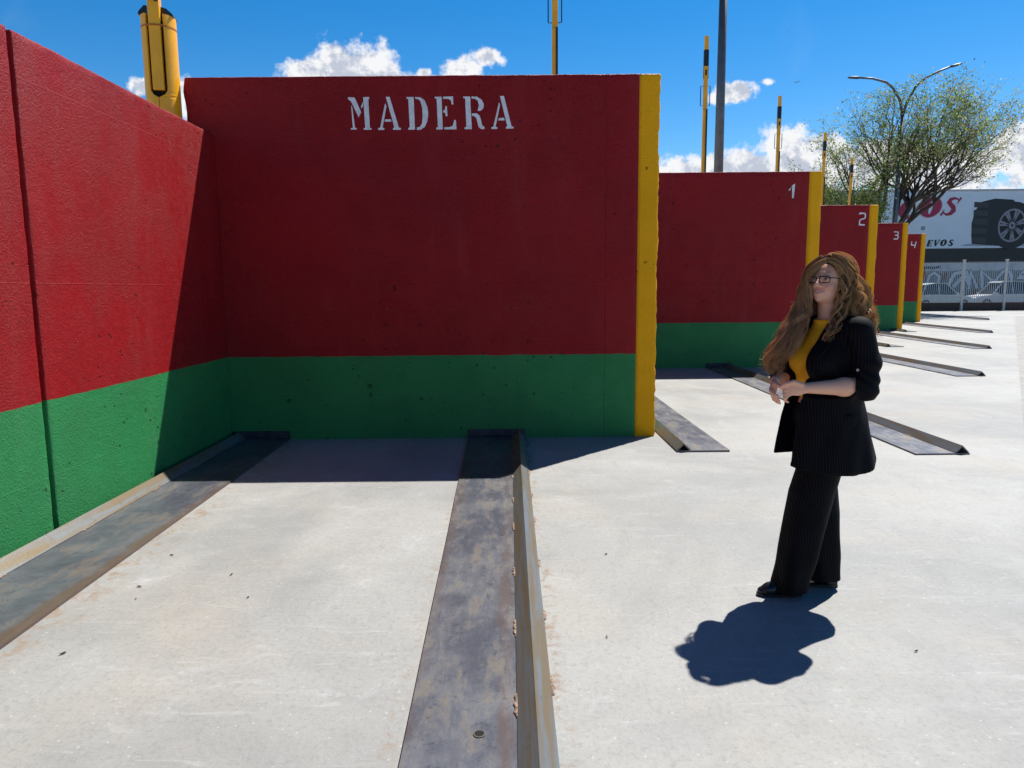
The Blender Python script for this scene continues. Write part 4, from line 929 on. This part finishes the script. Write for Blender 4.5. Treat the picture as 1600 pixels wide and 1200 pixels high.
# sleeves, pushed up in folds above the elbow
def sleeve(a, b, r0, r1, k=.02): J.cone(a, b, r0, r1, k)
sleeve(SH+np.array([.0, 0, -.005]), np.array([.224, -.125, 1.20]), .066, .064); sleeve(np.array([.224, -.125, 1.20]), EL+np.array([.004, .004, -.004]), .064, .064)
sleeve(EL+np.array([.0, 0, .0]), EL+(WR-EL)*.20, .063, .058)
sleeve(SR, ER, .062, .058); sleeve(ER, ER+(WR2-ER)*.45, .056, .050)
# folds
dx, dy = X-.222, Y+.128
sl_w = np.exp(-((X-.222)/.09)**2-((Y+.13)/.10)**2)
fold = .0050*np.sin(95*Z+6*np.sin(14*X+9*Z)+20*X)*1.7*np.exp(-((Z-1.14)/.085)**2)*sl_w
wav = .0048*np.sin(38*(Z+1.2*X)+4*np.sin(11*X+7*Y))*np.exp(-((Z-1.05)/.13)**2)
J.D += (fold+wav*.8).astype('f')
# cut: sleeve cuff, hem, neck, front opening
SS = (X-.07)*sT[0]+Y*sT[1]; FF = (X-.07)*fT[0]+Y*fT[1]
cn = np.array(WR-EL); cn = cn/np.linalg.norm(cn)+np.array([0, 0, .55]); cn /= np.linalg.norm(cn)
pc = EL+(WR-EL)*.19
cuff = np.minimum((X-pc[0])*cn[0]+(Y-pc[1])*cn[1]+(Z-pc[2])*cn[2], .5)
inarm = np.sqrt((Y+.20)**2*.8+(Z-1.078)**2)-.058; inarm = np.maximum(inarm, X-.185); inarm = np.maximum(inarm, -(FF-.10) if False else -1.0+0*X)
cutter = np.maximum(-cuff, np.maximum(inarm, (Y+.155)))      # forearm corridor in front of the trunk
J.D = np.maximum(J.D, -cutter.astype('f'))
hem = .690+.030*np.clip((SS-.0)/.2, -1, 1)*-1+.05*np.clip(-FF/.22, 0, 1)**2+.004*np.clip(FF/.2, 0, 1)
J.D = np.maximum(J.D, (hem-Z).astype('f'))
zt = np.clip((Z-1.00)/.40, 0, 1)
sl_ = .044+.012*zt-.055*np.clip((.98-Z)/.3, 0, 1)*0-.0; sr_ = -.118+.075*zt
low = np.clip((1.00-Z)/.3, 0, 1); sl_ = sl_-.0*low; 
op = np.maximum(np.maximum(SS-sl_, sr_-SS), .03-FF); op = np.maximum(op, -1+0*X)
J.D = np.maximum(J.D, -op.astype('f'))
nk = np.maximum(np.sqrt(((X-.066)/1)**2+((Y+.018)/1)**2)-.062, 1.392-Z); J.D = np.maximum(J.D, -nk.astype('f'))
J.D = np.maximum(J.D, -(np.sqrt((X+.168)**2+(Y+.19)**2)-.062+0*Z+np.maximum(0, (np.abs(Z-1.06)-.08))*3).astype('f'))   # gap for the right hand
BL = sdf_obj('blazer', J, M_suit, PER, 2)
# lapel and flap as thin raised layers
LP = Field((-.20, -.30, 1.0), (.36, .1, 1.43), .0035); X, Y, Z = LP.grid((slice(None),)*3)
LP.ell(tp(0, -.005, 1.22), (.184, .146, .181), TM, .04); LP.ell(tp(.072, .094, 1.185), (.086, .086, .091), TM, .04); LP.cone(tp(-.125, .0, 1.350), tp(.125, .0, 1.350), .068, .068, .03); LP.ell(tp(0, 0, 1.05), (.172, .141, .16), TM, .05)
SS = (X-.07)*sT[0]+Y*sT[1]; FF = (X-.07)*fT[0]+Y*fT[1]; zt = np.clip((Z-1.05)/.33, 0, 1); wdt = .012+.062*np.sin(np.clip(zt, 0, 1)**.8*2.4)
LP.D = np.maximum(LP.D, np.maximum(np.maximum(.046+.012*zt-SS, SS-(.046+wdt)), np.maximum(.03-FF, np.maximum(1.05-Z, Z-1.375))).astype('f'))
sdf_obj('lapel', LP, M_suit, BL, 2)
bm = bmesh.new(); c0 = Vector((.190, -.202, 1.168)); tube(bm, [c0, c0+Vector((-.1, -.9, .1)).normalized()*.008], .0065, 14); bobj('button', bm, simple('pale_pink_button', (.50, .28, .27), .3), BL)
# ---- trousers
P_ = Field((-.24, -.28, .02), (.34, .26, 1.04), .0048); X, Y, Z = P_.grid((slice(None),)*3)
def leg(pts, k=.03):
    zs = [p[2] for p in pts]; 
    def ip(i): return np.interp(Z, zs[::-1], [p[i] for p in pts][::-1])
    cx_, cy_, ra, rb = ip(0), ip(1), ip(3), ip(4)
    u = (X-cx_); v = (Y-cy_); a_ = np.arctan2(v, u)
    q = np.sqrt((u/ra)**2+(v/rb)**2); fl = np.clip((.75-Z)/.6, 0, 1)
    d = (q-1)*np.minimum(ra, rb)+.0045*fl*np.sin(a_*5+Z*5)+.003*np.sin(Z*26+3*a_)*np.exp(-((Z-.12)/.12)**2)
    return np.maximum(d, Z-.93)
d1 = leg([(.100, -.05, .93, .100, .11), (.072, -.06, .75, .105, .11), (.022, -.075, .54, .108, .105), (.000, -.085, .40, .104, .100), (-.028, -.095, .22, .097, .098), (-.052, -.10, .10, .090, .098), (-.066, -.10, .03, .088, .10)])
d2 = leg([(.055, .09, .93, .105, .11), (.052, .085, .70, .095, .105), (.048, .08, .58, .090, .10), (.070, .08, .40, .092, .095), (.082, .08, .22, .090, .092), (.090, .085, .10, .088, .090), (.092, .085, .03, .088, .09)])
P_.blend((slice(None),)*3, d1.astype('f'), .01); P_.blend((slice(None),)*3, d2.astype('f'), .02)
P_.ell(tp(0, 0, .91), (.180, .145, .14), TM, .04)
P_.D = np.maximum(P_.D, np.maximum((.034+.012*np.clip(X/.1, 0, 1)*1.3)-Z, Z-.975).astype('f'))
sdf_obj('trousers', P_, M_trs, PER, 3)
# ---- shoes
M_shoe = simple('black_leather', (.010, .010, .014), .32, var=.2)
for nm, pts, rad in (('shoe', [(-.045, -.098, .055), (-.10, -.122, .046), (-.155, -.142, .030), (-.190, -.156, .022)], [.040, .038, .034, .022]), ('shoe', [(.125, .098, .055), (.06, .085, .044), (.01, .07, .030), (-.02, .06, .022)], [.036, .036, .032, .022])):
    S_ = Field((-.26, -.22, .0), (.20, .18, .14), .004); S_.chain([np.array(p) for p in pts], rad, .012); X, Y, Z = S_.grid((slice(None),)*3)
    S_.D = np.maximum(S_.D, (.012-Z).astype('f')+0*X); sh = sdf_obj(nm, S_, M_shoe, PER, 2)
    a = Vector(pts[0]); b_ = Vector(pts[-1]); dd = (b_-a); dd.z = 0; dd.normalize(); nn = Vector((-dd.y, dd.x, 0))
    bm = bmesh.new(); out = [(-.038, .026), (0, .036), (.06, .034), (.12, .036), (.16, .028), (.180, .010)]
    pp = [a+dd*u_+nn*v_ for u_, v_ in out]+[a+dd*u_-nn*v_ for u_, v_ in out[::-1]]
    prism(bm, [(p.x, p.y) for p in pp], lambda p, d: Vector((p[0], p[1], d)), .001, .014); bobj('sole', finish(bm), M_black, sh)
    bm = bmesh.new(); hp_ = a-dd*.012; bx(bm, -.026, .026, -.026, .026, 0, .034, .006, Matrix.Translation((hp_.x, hp_.y, .001))@Matrix.Rotation(math.atan2(dd.y, dd.x), 4, 'Z')); bobj('heel', bm, M_black, sh)
# ---- glasses
GL = empty('glasses', (0, 0, 0)); GL.parent = PER; M_gl = simple('dark_glasses_frame', (.016, .008, .014), .3)
def rr_pts(cx_, w_, h_, y_, z_): 
    P = []
    for i in range(28):
        a = 2*math.pi*i/28; ca, sa = math.cos(a), math.sin(a); e = .45
        x = cx_+w_*abs(ca)**e*(1 if ca > 0 else -1); z = z_+h_*abs(sa)**e*(1 if sa > 0 else -1); P.append(Vector(hp(x, y_-.9*(abs(x)-.03)**2*10, z)))
    return P+[P[0]]
bm = bmesh.new()
for s_ in (-1, 1):
    P = rr_pts(s_*.0335, .0250, .0150, .1015, .0005); tube(bm, P, .0026, 6, cap=False)
    tube(bm, [Vector(hp(s_*.0335+dx_, .1022, .0150-.0006)) for dx_ in (-.022, 0, .022)], .0033, 6)
tube(bm, [Vector(hp(-.009, .102, .005)), Vector(hp(0, .106, .008)), Vector(hp(.009, .102, .005))], .0022, 6)
bobj('frame', bm, M_gl, GL, sm=True)
for s_ in (-1, 1):
    bm = bmesh.new(); tube(bm, [Vector(hp(s_*.058, .0955, .009)), Vector(hp(s_*.069, .086, .010)), Vector(hp(s_*.078, .03, .008)), Vector(hp(s_*.079, -.01, .004))], .0024, 6); bobj('temple', bm, M_gl, GL, sm=True)
# ---- hair
M_hair = leaf_mat('hair', None, None)
t = M_hair.node_tree; b = t.nodes['Principled BSDF']; b.inputs['Roughness'].default_value = .30; b.inputs['Specular IOR Level'].default_value = .5
for n_ in t.nodes:
    if n_.type == 'MIX_SHADER': n_.inputs[0].default_value = .52
HR = Field((-.28, -.22, 1.08), (.32, .20, 1.73), .005)
HR.ell(hp(0, -.032, .036), (.081, .094, .094), HM, .02)
HV = []; HF = []; HCc = []; hr = random.Random(21)
def V3(*a): return Vector(a)
# bundles: guide path, radii (across, depth), number of strands
BUN = [
 ([(.035,-.075,1.672),(-.012,-.070,1.640),(-.040,-.050,1.580),(-.048,-.045,1.50),(-.062,-.05,1.42),(-.098,-.085,1.335),(-.140,-.12,1.25),(-.170,-.14,1.185),(-.176,-.145,1.130)], [.010,.015,.017,.022,.034,.046,.049,.043,.020], 900, 0),
 ([(.02,-.02,1.690),(-.035,-.01,1.640),(-.050,.0,1.57),(-.062,.0,1.48),(-.075,.0,1.40),(-.11,.0,1.31),(-.140,.0,1.23),(-.155,.0,1.17)], [.012,.016,.020,.028,.036,.040,.036,.025], 260, 0),
 ([(.045,-.080,1.676),(.085,-.078,1.655),(.112,-.060,1.60),(.118,-.060,1.54),(.112,-.075,1.48),(.098,-.105,1.41),(.078,-.155,1.345),(.050,-.185,1.300)], [.010,.016,.018,.024,.024,.020,.014,.008], 330, 1),
 ([(.055,-.04,1.694),(.105,-.035,1.668),(.132,-.025,1.61),(.150,-.02,1.54),(.165,-.02,1.47),(.182,-.02,1.41),(.198,-.02,1.36)], [.012,.022,.028,.038,.044,.042,.03], 620, 1),
 ([(.06,.0,1.690),(.115,.01,1.665),(.148,.02,1.60),(.178,.025,1.53),(.202,.03,1.45),(.222,.03,1.38),(.240,.02,1.31)], [.012,.024,.032,.040,.042,.036,.024], 620, 1),
 ([(.05,.04,1.690),(.08,.08,1.65),(.10,.10,1.57),(.11,.11,1.48),(.12,.12,1.39),(.13,.13,1.30),(.13,.14,1.22)], [.015,.04,.055,.065,.07,.06,.04], 260, 0),
 ([(.04,.03,1.690),(.02,.07,1.65),(.01,.09,1.57),(.0,.10,1.48),(-.01,.10,1.40),(-.03,.11,1.30)], [.015,.035,.05,.055,.055,.04], 160, 0),
]
def interp(L, u):
    x = u*(len(L)-1); i = min(int(x), len(L)-2); f = x-i; f = f
    a = L[max(i-1, 0)]; b_ = L[i]; c = L[i+1]; d = L[min(i+2, len(L)-1)]
    if isinstance(b_, (int, float)): return b_*(1-f)+c*f
    a, b_, c, d = map(Vector, (a, b_, c, d)); return .5*((2*b_)+(c-a)*f+(2*a-5*b_+4*c-d)*f*f+(3*b_-a-3*c+d)*f**3)
def ribbon(P, w_, col, tipw=.25):
    i0 = len(HV); n = len(P)
    for i, p in enumerate(P):
        d = (P[min(i+1, n-1)]-P[max(i-1, 0)]).normalized(); s = d.cross(Vector((.3, -.9, .1))); s = s.normalized() if s.length > 1e-4 else Vector((1, 0, 0)); q_ = d.cross(s)
        ww = w_*(1-(1-tipw)*(i/(n-1))**2)
        for k_ in range(3):
            a = k_*2.094; HV.append(p+(s*math.cos(a)+q_*math.sin(a))*ww); HCc.append(col[i] if isinstance(col, list) else col)
    for i in range(n-1):
        for k_ in range(3): HF.append((i0+i*3+k_, i0+i*3+(k_+1) % 3, i0+(i+1)*3+(k_+1) % 3, i0+(i+1)*3+k_))
for bi, (G, RD, cnt, side_) in enumerate(BUN):
    G = [Vector(g) for g in G]
    for i in range(len(G)-1):       # inner body of the lock
        HR.cone(G[i], G[i+1], max(.004, RD[i]*.60), max(.004, RD[i+1]*.58), .012)
    ncl = max(10, cnt//14); cl = [(hr.random()*6.283, math.sqrt(hr.random()), hr.random()*6.28, hr.uniform(.8, 1.25), hr.random(), hr.uniform(.82, 1.08)) for _ in range(ncl)]
    for s_ in range(cnt):
        ca, cr, ph, fq, tone, ln = cl[s_ % ncl]; aa = ca+hr.gauss(0, .20); r_ = min(1.25, abs(cr*.62+.46+hr.gauss(0, .06))); ln_ = ln*hr.uniform(.88, 1.04); fly = hr.random() < .12
        P = []; n = 26; cols = []
        tn = min(1, max(0, tone*.85+hr.random()*.25)); root = (.34, .185, .095)
        c1 = (.44+.52*tn**1.3, .21+.47*tn**1.3, .075+.29*tn**1.3)
        for j in range(n):
            u = j/(n-1)*min(1, ln_); p = interp(G, u); rad = interp(RD, u)
            d = (interp(G, min(1, u+.02))-interp(G, max(0, u-.02))).normalized(); sx_ = d.cross(Vector((0, -1, 0))).normalized(); sy_ = d.cross(sx_)
            wv = .0165*min(1, max(0, u-.12)*2.6); t_ = u*22*fq+ph
            a2 = aa+.25*math.sin(t_*.5+ph)
            q_ = p+(sx_*math.cos(a2)+sy_*math.sin(a2))*rad*r_*(1+(.5*max(0, u-.4) if fly else 0))+(sx_*math.sin(t_)+sy_*math.cos(t_*.9))*wv
            if fly: q_ += Vector((hr.gauss(0, .0015), hr.gauss(0, .001), hr.gauss(0, .001)))
            P.append(q_); m_ = min(1, .25+u*1.6); c1 = (c1[0], c1[1]*(.93 if bi < 2 and j == 0 and s_ % 3 else 1), c1[2]); cols.append((root[0]*(1-m_)+c1[0]*m_, root[1]*(1-m_)+c1[1]*m_, root[2]*(1-m_)+c1[2]*m_, 1))
        ribbon(P, hr.uniform(.0007, .0014), cols)
# crown strands combed over the skull from the parting
for s_ in range(620):
    sd_ = 1 if s_ % 2 else -1
    y0 = hr.uniform(-.085, .024); th0 = 0.0; P = []; n = 14; tn = hr.random(); c1 = (.38+.56*tn, .20+.44*tn, .09+.26*tn, 1); lift = hr.uniform(.000, .006)
    if hr.random() < .04: lift += .008
    px_ = .012
    for j in range(n):
        t_ = j/(n-1)*1.45; back = -.045*t_**1.2
        yy_ = y0+back
        e = math.sqrt(max(0.05, 1-((min(max(yy_, -.12), .075)+.030)/.112)**2))
        x = px_+sd_*(.090+lift)*math.sin(t_)*e*(1.0); z = .034+(.099+lift)*math.cos(t_)*e+.0015*math.sin(j*1.1+s_)
        P.append(Vector(hp(x, yy_, z)))
    ribbon(P, hr.uniform(.0008, .0016), c1, .6)
# loose fly-away hairs at the outline
for s_ in range(230):
    bi = hr.choice((0, 0, 3, 4, 4)); G = BUN[bi][0]; u = hr.uniform(.35, .98); p = interp([Vector(g) for g in G], u); rad = interp(BUN[bi][1], u)
    out = Vector((-1 if bi == 0 else 1, hr.uniform(-.4, .4), hr.uniform(-.3, .6))).normalized(); P = [p+out*rad*.7]
    d = out*.5+Vector((0, 0, -1)); kk = hr.uniform(-.25, .25)
    for j in range(10): d = (d+Vector((hr.gauss(0, .10)+kk, hr.gauss(0, .12), hr.gauss(0, .1)))).normalized(); P.append(P[-1]+d*hr.uniform(.004, .008))
    ribbon(P, .0008, (.62, .42, .24, 1), .5)
# keep the face and forehead free
X, Y, Z = HR.grid((slice(None),)*3); px_ = (X-HC[0])*hL[0]+(Y-HC[1])*hL[1]+(Z-HC[2])*hL[2]; py_ = (X-HC[0])*hF[0]+(Y-HC[1])*hF[1]+(Z-HC[2])*hF[2]; pz_ = (X-HC[0])*hU[0]+(Y-HC[1])*hU[1]+(Z-HC[2])*hU[2]
fc = np.maximum(np.sqrt((px_/.060)**2+((pz_+.015)/.098)**2)-1, 0)*.06-np.clip(py_-.012, -1, .04); fc2 = np.where(py_ > .012, (np.sqrt((px_/.060)**2+((pz_+.018)/.096)**2)-1)*.06, .1)
HR.D = np.maximum(HR.D, -fc2.astype('f'))
hair = sdf_obj('hair', HR, M_hair, PER, 3, lambda V: np.tile(np.array([.16, .075, .030]), (len(V), 1)))
o = obj('strands', HV, HF, M_hair, hair, sm=True); ca = o.data.color_attributes.new('col', 'FLOAT_COLOR', 'POINT'); ca.data.foreach_set('color', np.array(HCc, 'f').ravel())
print('hair verts', len(HV))
